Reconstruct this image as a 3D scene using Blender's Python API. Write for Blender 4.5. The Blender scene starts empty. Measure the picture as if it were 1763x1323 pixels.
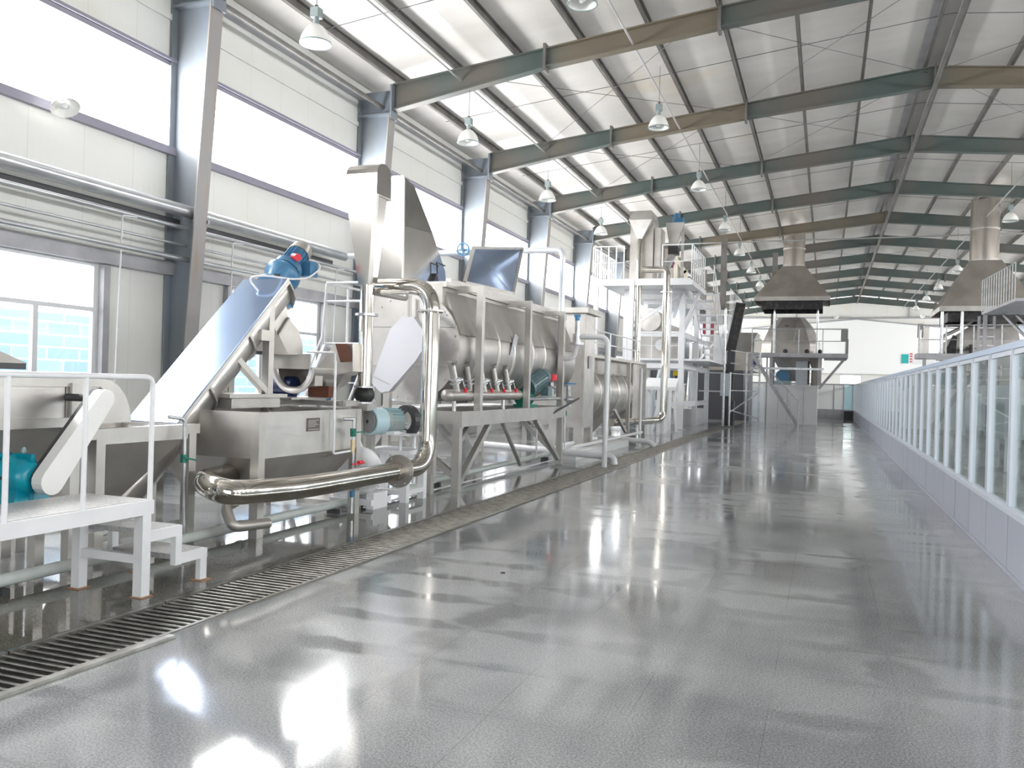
import bpy, math, random
from mathutils import Vector, Matrix
random.seed(7)
SC = bpy.context.scene
COL = SC.collection
V = Vector
PI = math.pi
CLERE, WORLD, EXPO = 12.0, 2.9, 0.84

# ------------------------------------------------------------------ materials
def mat(name, base, rough=.5, metal=0., noise=None, bump=None, brushed=None, emit=None, spec=.5,
        trans=0., rnoise=None, coat=0.):
    """procedural principled material. noise=(colour2, scale, lo, hi[, stretch]) ; bump=(scale, strength)"""
    m = bpy.data.materials.new(name); m.use_nodes = True
    n = m.node_tree.nodes; l = m.node_tree.links
    b = n['Principled BSDF']
    b.inputs['Base Color'].default_value = (*base, 1)
    b.inputs['Roughness'].default_value = rough
    b.inputs['Metallic'].default_value = metal
    b.inputs['Specular IOR Level'].default_value = spec
    if coat: b.inputs['Coat Weight'].default_value = coat
    if trans: b.inputs['Transmission Weight'].default_value = trans
    if emit:
        b.inputs['Emission Color'].default_value = (*emit[0], 1)
        b.inputs['Emission Strength'].default_value = emit[1]
    geo = n.new('ShaderNodeTexCoord')
    def co(stretch):
        mp = n.new('ShaderNodeMapping'); mp.inputs['Scale'].default_value = stretch
        l.new(geo.outputs['Object'], mp.inputs['Vector']); return mp.outputs[0]
    if noise:
        st = noise[4] if len(noise) > 4 else (1, 1, 1)
        t = n.new('ShaderNodeTexNoise'); t.inputs['Scale'].default_value = noise[1]; t.inputs['Detail'].default_value = 5
        l.new(co(st), t.inputs['Vector'])
        r = n.new('ShaderNodeMapRange'); r.inputs['From Min'].default_value = noise[2]; r.inputs['From Max'].default_value = noise[3]
        l.new(t.outputs['Fac'], r.inputs['Value'])
        x = n.new('ShaderNodeMix'); x.data_type = 'RGBA'
        x.inputs['A'].default_value = (*base, 1); x.inputs['B'].default_value = (*noise[0], 1)
        l.new(r.outputs[0], x.inputs['Factor']); l.new(x.outputs['Result'], b.inputs['Base Color'])
    if rnoise:   # (scale, rlo, rhi, stretch)
        t = n.new('ShaderNodeTexNoise'); t.inputs['Scale'].default_value = rnoise[0]; t.inputs['Detail'].default_value = 4
        l.new(co(rnoise[3]), t.inputs['Vector'])
        r = n.new('ShaderNodeMapRange'); r.inputs['From Min'].default_value = .3; r.inputs['From Max'].default_value = .7
        r.inputs['To Min'].default_value = rnoise[1]; r.inputs['To Max'].default_value = rnoise[2]
        l.new(t.outputs['Fac'], r.inputs['Value']); l.new(r.outputs[0], b.inputs['Roughness'])
    if bump:
        t = n.new('ShaderNodeTexNoise'); t.inputs['Scale'].default_value = bump[0]; t.inputs['Detail'].default_value = 3
        l.new(co(bump[2] if len(bump) > 2 else (1, 1, 1)), t.inputs['Vector'])
        bp = n.new('ShaderNodeBump'); bp.inputs['Strength'].default_value = bump[1]; bp.inputs['Distance'].default_value = .01
        l.new(t.outputs['Fac'], bp.inputs['Height']); l.new(bp.outputs[0], b.inputs['Normal'])
    return m

M = {}
M['steel'] = mat('brushed_stainless', (.59, .57, .545), .32, .86, noise=((.47, .45, .425), 2.5, .35, .75), rnoise=(3, .30, .44, (1, 1, 6)), bump=(3, .05))
M['steel_sheet'] = mat('smooth_stainless_sheet', (.55, .53, .505), .17, .93, noise=((.46, .44, .415), 1.8, .4, .7), bump=(1.6, .06))
M['steel_frame'] = mat('stainless_section', (.55, .535, .51), .38, .65, noise=((.45, .43, .40), 3, .4, .75), rnoise=(5, .3, .45, (1, 1, 1)))
M['steel_dull'] = mat('dull_stainless', (.53, .51, .48), .42, .72, noise=((.40, .375, .35), 1.6, .35, .7), bump=(3, .10))
M['polish'] = mat('polished_stainless', (.72, .69, .64), .10, 1., noise=((.55, .51, .45), 1.6, .4, .7), bump=(2.2, .10, (1, .3, 1)))
M['mirror'] = mat('blue_tinted_stainless', (.42, .55, .80), .12, .85, noise=((.50, .62, .84), 1.2, .35, .7), bump=(1.3, .12))  # glossy stainless with a blue-tinted base colour
M['galv'] = mat('galvanised_pipe', (.60, .62, .63), .32, .7, noise=((.40, .42, .44), 7, .4, .7, (1, .2, 1)))
M['galv_flat'] = mat('galvanised_section', (.44, .44, .46), .5, .4, noise=((.36, .36, .38), 3, .4, .7))
M['white'] = mat('white_gloss_paint', (.76, .77, .785), .3, noise=((.70, .71, .73), 4, .45, .8))
M['white_matt'] = mat('white_cast_paint', (.84, .85, .87), .45, bump=(20, .1))
M['pipe_paint'] = mat('pale_grey_green_pipe', (.52, .57, .55), .35, noise=((.62, .66, .64), 4, .4, .7))
M['teal_beam'] = mat('teal_beam_paint', (.078, .105, .098), .5, noise=((.125, .115, .10), .45, .45, .62, (1, .3, 1)))
M['brown_beam'] = mat('brown_primer_beam', (.17, .145, .105), .55, noise=((.10, .13, .12), .5, .5, .7))
M['column'] = mat('grey_column_paint', (.23, .265, .31), .36, noise=((.18, .19, .20), 1.2, .4, .7, (1, 1, .4)), coat=.15)
M['flange'] = mat('column_flange_paint', (.33, .32, .315), .45, noise=((.36, .27, .20), 1.6, .52, .72, (3, 3, .5)))
M['purlin'] = mat('galvanised_purlin', (.20, .195, .185), .5, .35, noise=((.14, .13, .12), 2, .4, .7))
M['wire'] = mat('dark_rod', (.12, .115, .11), .5, .4)
M['conduit'] = mat('grey_conduit', (.40, .40, .39), .45, .3)
M['mullion'] = mat('mauve_grey_frame', (.31, .31, .38), .4)
M['alu'] = mat('blue_white_aluminium', (.56, .60, .67), .28, .15)
M['alu_rail'] = mat('blue_grey_aluminium_rail', (.36, .44, .56), .35, .2)
M['kick'] = mat('lilac_grey_panel', (.34, .36, .43), .35, noise=((.31, .335, .40), 1.2, .4, .7, (1, 1, .1)))
M['blue_motor'] = mat('blue_motor_paint', (.06, .20, .36), .35, noise=((.10, .12, .16), 9, .55, .75), bump=(15, .15))
M['navy'] = mat('navy_motor_paint', (.015, .03, .11), .35)
M['teal_motor'] = mat('teal_gearbox_paint', (.0, .23, .33), .3, noise=((.0, .30, .38), 8, .4, .7))
M['green_motor'] = mat('green_motor_paint', (.10, .17, .19), .35, noise=((.13, .20, .21), 8, .4, .7))
M['pale_motor'] = mat('pale_green_motor_paint', (.28, .42, .46), .35, noise=((.35, .36, .33), 5, .45, .7))
M['green'] = mat('green_valve', (.0, .16, .11), .35)
M['red'] = mat('red_handle', (.75, .03, .05), .35)
M['blue'] = mat('blue_handwheel', (.05, .22, .42), .4)
M['yellow'] = mat('yellow_paint', (.75, .55, .02), .4)
M['brass'] = mat('old_brass', (.50, .42, .27), .4, .7)
M['black'] = mat('black_rubber', (.018, .018, .02), .5, noise=((.06, .055, .05), 5, .5, .7))
M['dark'] = mat('dark_steel', (.07, .07, .075), .5, .4)
M['rust'] = mat('rusty_steel', (.17, .06, .035), .7, noise=((.10, .045, .03), 6, .4, .7))
M['hood'] = mat('smoky_grey_hood', (.36, .33, .295), .45, .45, noise=((.27, .25, .22), 1.3, .4, .7))
M['duct'] = mat('ribbed_flue_stainless', (.55, .51, .46), .28, .9, noise=((.40, .36, .32), 3, .4, .7, (1, 1, .1)))
M['oven'] = mat('oven_shell', (.52, .495, .47), .45, .4, noise=((.38, .36, .33), 1.5, .4, .7))
M['plinth'] = mat('white_tiled_plinth', (.72, .73, .73), .35)
M['nameplate'] = mat('dark_nameplate', (.12, .10, .09), .4, .3)
M['label_teal'] = mat('teal_banner_print', (.03, .45, .42), .5)
M['reflector'] = mat('lamp_shade_enamel', (.85, .85, .82), .25)
M['lamp_grey'] = mat('lamp_ballast_grey', (.30, .36, .36), .4, .3)
M['bulb'] = mat('lamp_glow', (1, 1, 1), .4, emit=((1, 1, 1), 14))
M['bulb_off'] = mat('lamp_glass', (.9, .92, .93), .2)
M['door_grey'] = mat('grey_wall_cabinet', (.28, .29, .28), .5)
M['cabinet'] = mat('pale_grey_cabinet', (.62, .66, .70), .4)
M['cable'] = mat('white_cable', (.85, .85, .86), .4)

def nodes_mat(name):
    m = bpy.data.materials.new(name); m.use_nodes = True
    return m, m.node_tree.nodes, m.node_tree.links, m.node_tree.nodes['Principled BSDF']

def FRES(n, l):
    w = n.new('ShaderNodeLayerWeight'); w.inputs['Blend'].default_value = .5
    p = n.new('ShaderNodeMath'); p.operation = 'POWER'; p.inputs[1].default_value = 5; l.new(w.outputs['Facing'], p.inputs[0])
    q = n.new('ShaderNodeMath'); q.operation = 'MULTIPLY_ADD'; q.inputs[1].default_value = .8; q.inputs[2].default_value = .04; l.new(p.outputs[0], q.inputs[0])
    return q.outputs[0]
# ------------------------------------------------------------------ mesh builder
_bc = 0
class MB:
    def __init__(s): s.v = []; s.f = []; s.sm = []
    def add(s, vs, fs, smooth=False):
        o = len(s.v); s.v += [tuple(p) for p in vs]
        s.f += [tuple(o + i for i in f) for f in fs]; s.sm += [smooth] * len(fs); return s
    def box(s, x0, x1, y0, y1, z0, z1):
        if x0 > x1: x0, x1 = x1, x0
        if y0 > y1: y0, y1 = y1, y0
        if z0 > z1: z0, z1 = z1, z0
        global _bc
        _bc = (_bc + 1) % 7; e = .00035 * _bc; x0 -= e; y0 -= e; z1 += e; x1 += e; y1 += e
        return s.add([(x0, y0, z0), (x1, y0, z0), (x1, y1, z0), (x0, y1, z0), (x0, y0, z1), (x1, y0, z1), (x1, y1, z1), (x0, y1, z1)],
                     [(0, 3, 2, 1), (4, 5, 6, 7), (0, 1, 5, 4), (1, 2, 6, 5), (2, 3, 7, 6), (3, 0, 4, 7)])
    def hexa(s, a, b):
        """two quads (each 4 points, same winding) joined"""
        return s.add(list(a) + list(b), [(3, 2, 1, 0), (4, 5, 6, 7), (0, 1, 5, 4), (1, 2, 6, 5), (2, 3, 7, 6), (3, 0, 4, 7)])
    def bar(s, p, q, w, h=None, up=(0, 0, 1)):
        h = h or w; p = V(p); q = V(q); d = (q - p).normalized(); up = V(up)
        if abs(d.dot(up)) > .97: up = V((0, 1, 0))
        a = d.cross(up).normalized(); b = a.cross(d).normalized()
        a *= w / 2; b *= h / 2
        return s.hexa([p - a - b, p + a - b, p + a + b, p - a + b], [q - a - b, q + a - b, q + a + b, q - a + b])
    def prism(s, pts, d):
        """extrude polygon pts (3-D list) by vector d"""
        n = len(pts); d = V(d); a = [V(p) for p in pts]
        fs = [tuple(range(n))[::-1], tuple(range(n, 2 * n))] + [(i, (i + 1) % n, n + (i + 1) % n, n + i) for i in range(n)]
        return s.add(a + [p + d for p in a], fs)
    def loft(s, rings, cap=True, smooth=False, closed=True):
        n = len(rings[0]); vs = [V(p) for r in rings for p in r]; fs = []
        for k in range(len(rings) - 1):
            for i in range(n if closed else n - 1):
                j = (i + 1) % n
                fs.append((k * n + i, k * n + j, (k + 1) * n + j, (k + 1) * n + i))
        s.add(vs, fs, smooth)
        if cap:
            s.add(rings[0], [tuple(range(n))[::-1]]); s.add(rings[-1], [tuple(range(n))])
        return s
    def cyl(s, p, q, r, r2=None, seg=16, cap=True):
        p = V(p); q = V(q); r2 = r if r2 is None else r2
        d = (q - p).normalized(); up = V((0, 0, 1)) if abs(d.z) < .9 else V((0, 1, 0))
        a = d.cross(up).normalized(); b = d.cross(a).normalized()
        ring = lambda c, rr: [c + a * (rr * math.cos(2 * PI * i / seg)) + b * (rr * math.sin(2 * PI * i / seg)) for i in range(seg)]
        return s.loft([ring(p, r), ring(q, r2)], cap, True)
    def ring(s, c, d, r0, r1, t, seg=20):
        """flat annular disc at c, axis d, thickness t"""
        c = V(c); d = V(d).normalized(); up = V((0, 0, 1)) if abs(d.z) < .9 else V((0, 1, 0))
        a = d.cross(up).normalized(); b = d.cross(a).normalized()
        R = lambda o, rr: [c + d * o + a * (rr * math.cos(2 * PI * i / seg)) + b * (rr * math.sin(2 * PI * i / seg)) for i in range(seg)]
        return s.loft([R(-t / 2, r0), R(-t / 2, r1), R(t / 2, r1), R(t / 2, r0), R(-t / 2, r0)], False, False)
    def tube(s, path, r, bend=0., seg=12, cap=True, nb=6):
        path = [V(p) for p in path]; pts = [path[0]]
        for i in range(1, len(path) - 1):
            p0, p1, p2 = path[i - 1], path[i], path[i + 1]
            if bend <= 0: pts.append(p1); continue
            u = (p0 - p1); w = (p2 - p1); bl = min(bend, u.length * (.98 if i == 1 else .49), w.length * (.98 if i == len(path) - 2 else .49))
            a = p1 + u.normalized() * bl; c = p1 + w.normalized() * bl
            for k in range(nb + 1):
                t = k / nb; pts.append((1 - t) ** 2 * a + 2 * t * (1 - t) * p1 * 1.0 + t * t * c)
        pts.append(path[-1])
        rings = []; prev = None
        for i, p in enumerate(pts):
            if i == 0: d = pts[1] - p
            elif i == len(pts) - 1: d = p - pts[-2]
            else: d = (pts[i + 1] - p).normalized() + (p - pts[i - 1]).normalized()
            d.normalize()
            if prev is None:
                up = V((0, 0, 1)) if abs(d.z) < .9 else V((0, 1, 0)); a = d.cross(up).normalized()
            else:
                a = (prev - d * prev.dot(d)).normalized()
            prev = a; b = d.cross(a)
            rings.append([p + a * (r * math.cos(2 * PI * k / seg)) + b * (r * math.sin(2 * PI * k / seg)) for k in range(seg)])
        return s.loft(rings, cap, True)
    def lathe(s, c, prof, axis=(0, 0, 1), seg=20, a0=0., a1=2 * PI, cap=False):
        c = V(c); d = V(axis).normalized(); up = V((0, 0, 1)) if abs(d.z) < .9 else V((0, 1, 0))
        a = d.cross(up).normalized(); b = d.cross(a).normalized()
        full = abs(a1 - a0 - 2 * PI) < 1e-6; n = seg if full else seg + 1
        rings = [[c + d * h + a * (r * math.cos(a0 + (a1 - a0) * i / seg)) + b * (r * math.sin(a0 + (a1 - a0) * i / seg)) for i in range(n)] for r, h in prof]
        return s.loft(rings, cap, True, closed=full)
    def sphere(s, c, r, seg=12):
        return s.lathe(c, [(max(1e-4, r * math.sin(PI * k / 8)), -r * math.cos(PI * k / 8)) for k in range(9)], seg=seg)
    def build(s, name, material, parent=None, label=None):
        o0 = ORG(parent)
        me = bpy.data.meshes.new(name)
        me.from_pydata([(p[0] - o0[0], p[1] - o0[1], p[2] - o0[2]) for p in s.v], [], s.f)
        me.polygons.foreach_set('use_smooth', s.sm)
        me.materials.append(M[material] if isinstance(material, str) else material)
        me.update()
        o = bpy.data.objects.new(name, me); COL.objects.link(o)
        if any(s.sm):
            pass
        if parent is not None: o.parent = parent
        if label: o['label'] = label
        _org[o.name] = o0
        return o
_org = {}
def ORG(o):
    return (0, 0, 0) if o is None else _org[o.name]
def tag(o, label=None, cat=None, group=None, kind=None):
    if label: o['label'] = label
    if cat: o['category'] = cat
    if group: o['group'] = group
    if kind: o['kind'] = kind
    return o
def thing(name, loc, label, cat, group=None, kind=None):
    o = bpy.data.objects.new(name, None); COL.objects.link(o); o.location = loc; o.empty_display_size = .2
    _org[o.name] = tuple(loc)
    return tag(o, label, cat, group, kind)
def single(mb, name, material, label, cat, group=None, kind=None):
    return tag(mb.build(name, material), label, cat, group, kind)
def struct(mb, name, material, label=None, cat=None):
    return tag(mb.build(name, material), label, cat, None, 'structure')
def dup(root, loc, label, group=None, rotz=0.):
    def cp(o, par):
        c = o.copy(); COL.objects.link(c)
        if par is not None: c.parent = par
        for ch in kids.get(o, []): cp(ch, c)
        return c
    kids = {}
    for o in COL.objects:
        if o.parent: kids.setdefault(o.parent, []).append(o)
    r = cp(root, None); r.location = loc; r['label'] = label
    if rotz: r.rotation_euler = (0, 0, rotz)
    if group: r['group'] = group
    return r
def fast_dup(root, kids, loc, label):
    r = root.copy(); COL.objects.link(r); r.location = loc; r['label'] = label
    for k, sub in kids:
        c = k.copy(); COL.objects.link(c); c.parent = r
        for q in sub:
            d = q.copy(); COL.objects.link(d); d.parent = c
    return r
ORD = ['nearest', 'second', 'third', 'fourth', 'fifth', 'sixth', 'seventh', 'eighth', 'ninth', 'tenth', 'eleventh', 'twelfth',
       'thirteenth', 'fourteenth', 'fifteenth', 'sixteenth', 'seventeenth', 'eighteenth', 'nineteenth', 'twentieth'] + \
      ['twenty-' + w for w in ('first', 'second', 'third', 'fourth', 'fifth', 'sixth', 'seventh', 'eighth', 'ninth')] + ['thirtieth'] + \
      ['thirty-' + w for w in ('first', 'second', 'third', 'fourth', 'fifth', 'sixth', 'seventh', 'eighth', 'ninth')] + ['fortieth'] + \
      ['forty-' + w for w in ('first', 'second', 'third', 'fourth', 'fifth', 'sixth', 'seventh', 'eighth', 'ninth')]
# ------------------------------------------------------------------ shell
RX, RZ, SL = 2.36, 9.84, .113          # ridge x, rafter top at the ridge, roof slope
XL, XR = -10.5, 15.22                  # side walls
def roof(x): return RZ - SL * abs(x - RX)
CY = [-6.76 + 6.02 * i for i in range(15)]   # frames; CY[3]=11.3 is the nearest column in view
CY = [y + .02 for y in CY]
YB, YF = -7.0, 78.2                    # back opening and far gable

# granite floor
m, n, l, b = nodes_mat('polished_granite_floor')
tc = n.new('ShaderNodeTexCoord')
def nz(scale, detail=4, st=(1, 1, 1), rough=.5):
    mp = n.new('ShaderNodeMapping'); mp.inputs['Scale'].default_value = st; l.new(tc.outputs['Object'], mp.inputs[0])
    t = n.new('ShaderNodeTexNoise'); t.inputs['Scale'].default_value = scale; t.inputs['Detail'].default_value = detail; t.inputs['Roughness'].default_value = rough
    l.new(mp.outputs[0], t.inputs['Vector']); return t.outputs['Fac']
def rng(src, a, b_, c=0., d=1.):
    r = n.new('ShaderNodeMapRange'); r.inputs['From Min'].default_value = a; r.inputs['From Max'].default_value = b_
    r.inputs['To Min'].default_value = c; r.inputs['To Max'].default_value = d; l.new(src, r.inputs['Value']); return r.outputs[0]
def mix(f, a, b_, mode='MIX'):
    x = n.new('ShaderNodeMix'); x.data_type = 'RGBA'; x.blend_type = mode
    for key, val in (('Factor', f), ('A', a), ('B', b_)):
        if isinstance(val, (tuple, float, int)): x.inputs[key].default_value = val if not isinstance(val, tuple) else (*val, 1)
        else: l.new(val, x.inputs[key])
    return x.outputs['Result']
speck = rng(nz(95, 3, rough=.7), .38, .62)
cloud = rng(nz(.9, 3), .35, .65)
c1 = mix(speck, (.18, .188, .196), (.38, .39, .40))
c2 = mix(rng(nz(.45, 4), .42, .60), c1, mix(speck, (.105, .11, .117), (.25, .258, .266)))
# tiles .626 m : joints and per-tile tone
mp = n.new('ShaderNodeMapping'); mp.inputs['Location'].default_value = (-.40, -.0, 0); l.new(tc.outputs['Object'], mp.inputs[0])
bk = n.new('ShaderNodeTexBrick'); bk.offset = 0.; bk.squash = 1.
bk.inputs['Scale'].default_value = 1; bk.inputs['Brick Width'].default_value = .626; bk.inputs['Row Height'].default_value = .625
bk.inputs['Mortar Size'].default_value = .0014; bk.inputs['Mortar Smooth'].default_value = .2; bk.inputs['Bias'].default_value = 0
bk.inputs['Color1'].default_value = (.0, .0, .0, 1); bk.inputs['Color2'].default_value = (1, 1, 1, 1); bk.inputs['Mortar'].default_value = (.5, .5, .5, 1)
l.new(mp.outputs[0], bk.inputs['Vector'])
# dried pale patches in the middle of tiles
px = n.new('ShaderNodeVectorMath'); px.operation = 'FRACTION'
ms = n.new('ShaderNodeMapping'); ms.inputs['Scale'].default_value = (1 / 1.252, 1 / .625, 1); ms.inputs['Location'].default_value = (-.40 / 1.252, 0, 0)
l.new(tc.outputs['Object'], ms.inputs[0]); l.new(ms.outputs[0], px.inputs[0])
dv = n.new('ShaderNodeVectorMath'); dv.operation = 'SUBTRACT'; dv.inputs[1].default_value = (.5, .5, 0); l.new(px.outputs[0], dv.inputs[0])
ab = n.new('ShaderNodeVectorMath'); ab.operation = 'ABSOLUTE'; l.new(dv.outputs[0], ab.inputs[0])
sp = n.new('ShaderNodeSeparateXYZ'); l.new(ab.outputs[0], sp.inputs[0])
mx = n.new('ShaderNodeMath'); mx.operation = 'MAXIMUM'; l.new(sp.outputs[0], mx.inputs[0]); l.new(sp.outputs[1], mx.inputs[1])
wob = n.new('ShaderNodeMath'); wob.operation = 'ADD'; l.new(mx.outputs[0], wob.inputs[0]); l.new(rng(nz(2.2, 2), .3, .7, -.12, .12), wob.inputs[1])
inner = rng(wob.outputs[0], .44, .34)
area = rng(nz(.55, 2), .46, .56)
pf = n.new('ShaderNodeMath'); pf.operation = 'MULTIPLY'; l.new(inner, pf.inputs[0]); l.new(area, pf.inputs[1])
pg = n.new('ShaderNodeMath'); pg.operation = 'MULTIPLY'; l.new(pf.outputs[0], pg.inputs[0]); pg.inputs[1].default_value = .85
c3 = mix(pg.outputs[0], c2, mix(speck, (.25, .262, .27), (.44, .45, .455)))
# damp strip between the drain and the machines
sx = n.new('ShaderNodeSeparateXYZ'); l.new(tc.outputs['Object'], sx.inputs[0])
wx = n.new('ShaderNodeMath'); wx.operation = 'ADD'; l.new(sx.outputs[0], wx.inputs[0]); l.new(rng(nz(.8, 3), .3, .7, -.25, .25), wx.inputs[1])
w1 = rng(wx.outputs[0], -5.55, -5.25); w2 = rng(wx.outputs[0], -3.75, -3.95)
wet = n.new('ShaderNodeMath'); wet.operation = 'MULTIPLY'; l.new(w1, wet.inputs[0]); l.new(w2, wet.inputs[1])
wy = n.new('ShaderNodeMath'); wy.operation = 'MULTIPLY'; l.new(wet.outputs[0], wy.inputs[0]); l.new(rng(nz(.5, 3), .3, .55), wy.inputs[1])
wz = n.new('ShaderNodeMath'); wz.operation = 'MULTIPLY'; l.new(wy.outputs[0], wz.inputs[0]); l.new(rng(sx.outputs[1], 8.5, 13, 1, .12), wz.inputs[1]); wy = wz
c4 = mix(wy.outputs[0], c3, mix(speck, (.085, .08, .065), (.20, .19, .155)))
jf = n.new('ShaderNodeMath'); jf.operation = 'MULTIPLY'; l.new(bk.outputs['Fac'], jf.inputs[0]); l.new(rng(nz(.9, 2), .40, .60, .15, .9), jf.inputs[1])
c5 = mix(jf.outputs[0], c4, (.09, .09, .095))
l.new(c5, b.inputs['Base Color'])
ro = n.new('ShaderNodeMath'); ro.operation = 'ADD'
l.new(rng(nz(.7, 3), .35, .65, .06, .13), ro.inputs[0]); l.new(rng(pg.outputs[0], 0, 1, 0, .09), ro.inputs[1])
rw = n.new('ShaderNodeMath'); rw.operation = 'MULTIPLY'; l.new(ro.outputs[0], rw.inputs[0]); l.new(rng(wy.outputs[0], 0, 1, 1, .35), rw.inputs[1])
l.new(rw.outputs[0], b.inputs['Roughness']); b.inputs['Specular IOR Level'].default_value = .62
bp = n.new('ShaderNodeBump'); bp.inputs['Strength'].default_value = .05; bp.inputs['Distance'].default_value = .004
l.new(nz(3.5, 3), bp.inputs['Height']); l.new(bp.outputs[0], b.inputs['Normal'])
M['floor'] = m
struct(MB().box(XL - .3, -4.33, YB, YF, -.2, 0).box(-3.70, XR + .3, YB, YF, -.2, 0).box(-4.33, -3.70, YB, YF, -.2, -.12), 'floor', 'floor',
       'polished grey granite tile floor with pale dried patches', 'floor')

# wall panels with fine vertical ribs
def panel_mat(name, c, pitch, strength, axis=1):
    m, n, l, b = nodes_mat(name)
    b.inputs['Base Color'].default_value = (*c, 1); b.inputs['Roughness'].default_value = .42
    tc = n.new('ShaderNodeTexCoord'); s = n.new('ShaderNodeSeparateXYZ'); l.new(tc.outputs['Object'], s.inputs[0])
    a = n.new('ShaderNodeMath'); a.operation = 'MULTIPLY'; a.inputs[1].default_value = 2 * PI / pitch; l.new(s.outputs[axis], a.inputs[0])
    c_ = n.new('ShaderNodeMath'); c_.operation = 'SINE'; l.new(a.outputs[0], c_.inputs[0])
    bp = n.new('ShaderNodeBump'); bp.inputs['Strength'].default_value = strength; bp.inputs['Distance'].default_value = .003
    l.new(c_.outputs[0], bp.inputs['Height']); l.new(bp.outputs[0], b.inputs['Normal'])
    # panel joints each .95 m plus faint stains
    j = n.new('ShaderNodeMath'); j.operation = 'FRACT'; d = n.new('ShaderNodeMath'); d.operation = 'DIVIDE'; d.inputs[1].default_value = .95
    l.new(s.outputs[axis], d.inputs[0]); l.new(d.outputs[0], j.inputs[0])
    g = n.new('ShaderNodeMath'); g.operation = 'LESS_THAN'; g.inputs[1].default_value = .012; l.new(j.outputs[0], g.inputs[0])
    t = n.new('ShaderNodeTexNoise'); t.inputs['Scale'].default_value = .8; t.inputs['Detail'].default_value = 4; l.new(tc.outputs['Object'], t.inputs['Vector'])
    r = n.new('ShaderNodeMapRange'); r.inputs['From Min'].default_value = .55; r.inputs['From Max'].default_value = .8; r.inputs['To Max'].default_value = .5; l.new(t.outputs['Fac'], r.inputs['Value'])
    x = n.new('ShaderNodeMix'); x.data_type = 'RGBA'; x.inputs['A'].default_value = (*c, 1); x.inputs['B'].default_value = (c[0] * .93, c[1] * .9, c[2] * .82, 1); l.new(r.outputs[0], x.inputs['Factor'])
    y = n.new('ShaderNodeMix'); y.data_type = 'RGBA'; y.inputs['B'].default_value = (c[0] * .86, c[1] * .86, c[2] * .86, 1); l.new(x.outputs['Result'], y.inputs['A']); l.new(g.outputs[0], y.inputs['Factor'])
    l.new(y.outputs['Result'], b.inputs['Base Color'])
    return m
M['wall'] = panel_mat('ivory_sandwich_panel', (.76, .765, .73), .12, .12)
M['wall_end'] = panel_mat('ivory_end_panel', (.84, .83, .79), .06, .3, 0)
# roof insulation: bright woven foil facing with tan water stains
m, n, l, b = nodes_mat('white_roof_insulation')
tc = n.new('ShaderNodeTexCoord')
st = rng(nz(.35, 4, (1, 1.0, 1)), .60, .72, 0, .55)
c1 = mix(rng(nz(1.4, 4, (.35, 1.2, 1)), .3, .7), (.66, .635, .60), (.74, .72, .685))
c2 = mix(st, c1, (.62, .52, .36))
l.new(c2, b.inputs['Base Color']); b.inputs['Roughness'].default_value = .38
bp = n.new('ShaderNodeBump'); bp.inputs['Strength'].default_value = .5; bp.inputs['Distance'].default_value = .03
l.new(nz(1.1, 4, (.3, 1.4, 1)), bp.inputs['Height']); l.new(bp.outputs[0], b.inputs['Normal'])
M['roof'] = m

PZ = .20     # purlin depth above rafters
mb = MB()
for xe in (XL - .4, XR + .4):
    mb.hexa([(RX, YB, RZ + PZ), (xe, YB, roof(xe) + PZ), (xe, YF + .3, roof(xe) + PZ), (RX, YF + .3, RZ + PZ)],
            [(RX, YB, RZ + PZ + .1), (xe, YB, roof(xe) + PZ + .1), (xe, YF + .3, roof(xe) + PZ + .1), (RX, YF + .3, RZ + PZ + .1)])
struct(mb, 'ceiling', 'roof', 'pale insulated underside of the pitched roof', 'ceiling')

ZT = roof(XL) + PZ - .02
Z1, Z2 = 5.42, 6.84     # clerestory band
def side_wall(x, sgn, name):
    mb = MB(); xa, xb = (x - .12, x) if sgn < 0 else (x, x + .12)
    mb.box(xa, xb, YB, YF, Z2, ZT)
    mb.box(xa, xb, YB, YF, 3.28, Z1)
    mb.box(xa, xb, YB, YF, 0, 1.0)
    for i in range(len(CY) - 1):      # panels beside the low windows
        c = (CY[i] + CY[i + 1]) / 2
        mb.box(xa, xb, CY[i], c - 1.53, 1.0, 3.28); mb.box(xa, xb, c + 1.53, CY[i + 1], 1.0, 3.28)
    mb.box(xa, xb, YB, CY[0], 1.0, 3.28); mb.box(xa, xb, CY[-1], YF, 1.0, 3.28)
    return struct(mb, name, 'wall', 'ivory sandwich panel wall', 'wall')
side_wall(XL, -1, 'wall_left'); side_wall(XR, 1, 'wall_right')

# far gable, with a lower part painted white for glare and a door opening seen past the partition
mb = MB(); y0, y1 = YF, YF + .12
mb.prism([(XL - .12, y0, 3.2), (XR + .12, y0, 3.2), (XR + .12, y0, roof(XR) + .15), (RX, y0, RZ + .15), (XL - .12, y0, roof(XL) + .15)], (0, .12, 0))
mb.box(XL - .12, 1.1, y0, y1, 0, 3.2).box(2.9, XR + .12, y0, y1, 0, 3.2)
WF = struct(mb, 'wall_far', 'wall_end', 'cream gable wall at the far end of the hall', 'wall')
t = thing('door_1', (2.0, YF, 0), 'white framed glazed door in the far gable wall', 'door', kind='structure')
MB().box(1.1, 1.2, YF, YF + .1, 0, 3.2).box(2.8, 2.9, YF, YF + .1, 0, 3.2).box(1.2, 2.8, YF, YF + .1, 3.08, 3.2).box(1.2, 2.8, YF, YF + .1, 2.3, 2.4).build('door_frame', 'white', t)
M['pane_blue'] = mat('blue_grey_glass', (.22, .33, .38), .1)
MB().box(1.2, 2.8, YF + .04, YF + .06, 0, 2.3).build('door_glass', 'pane_blue', t)

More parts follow.
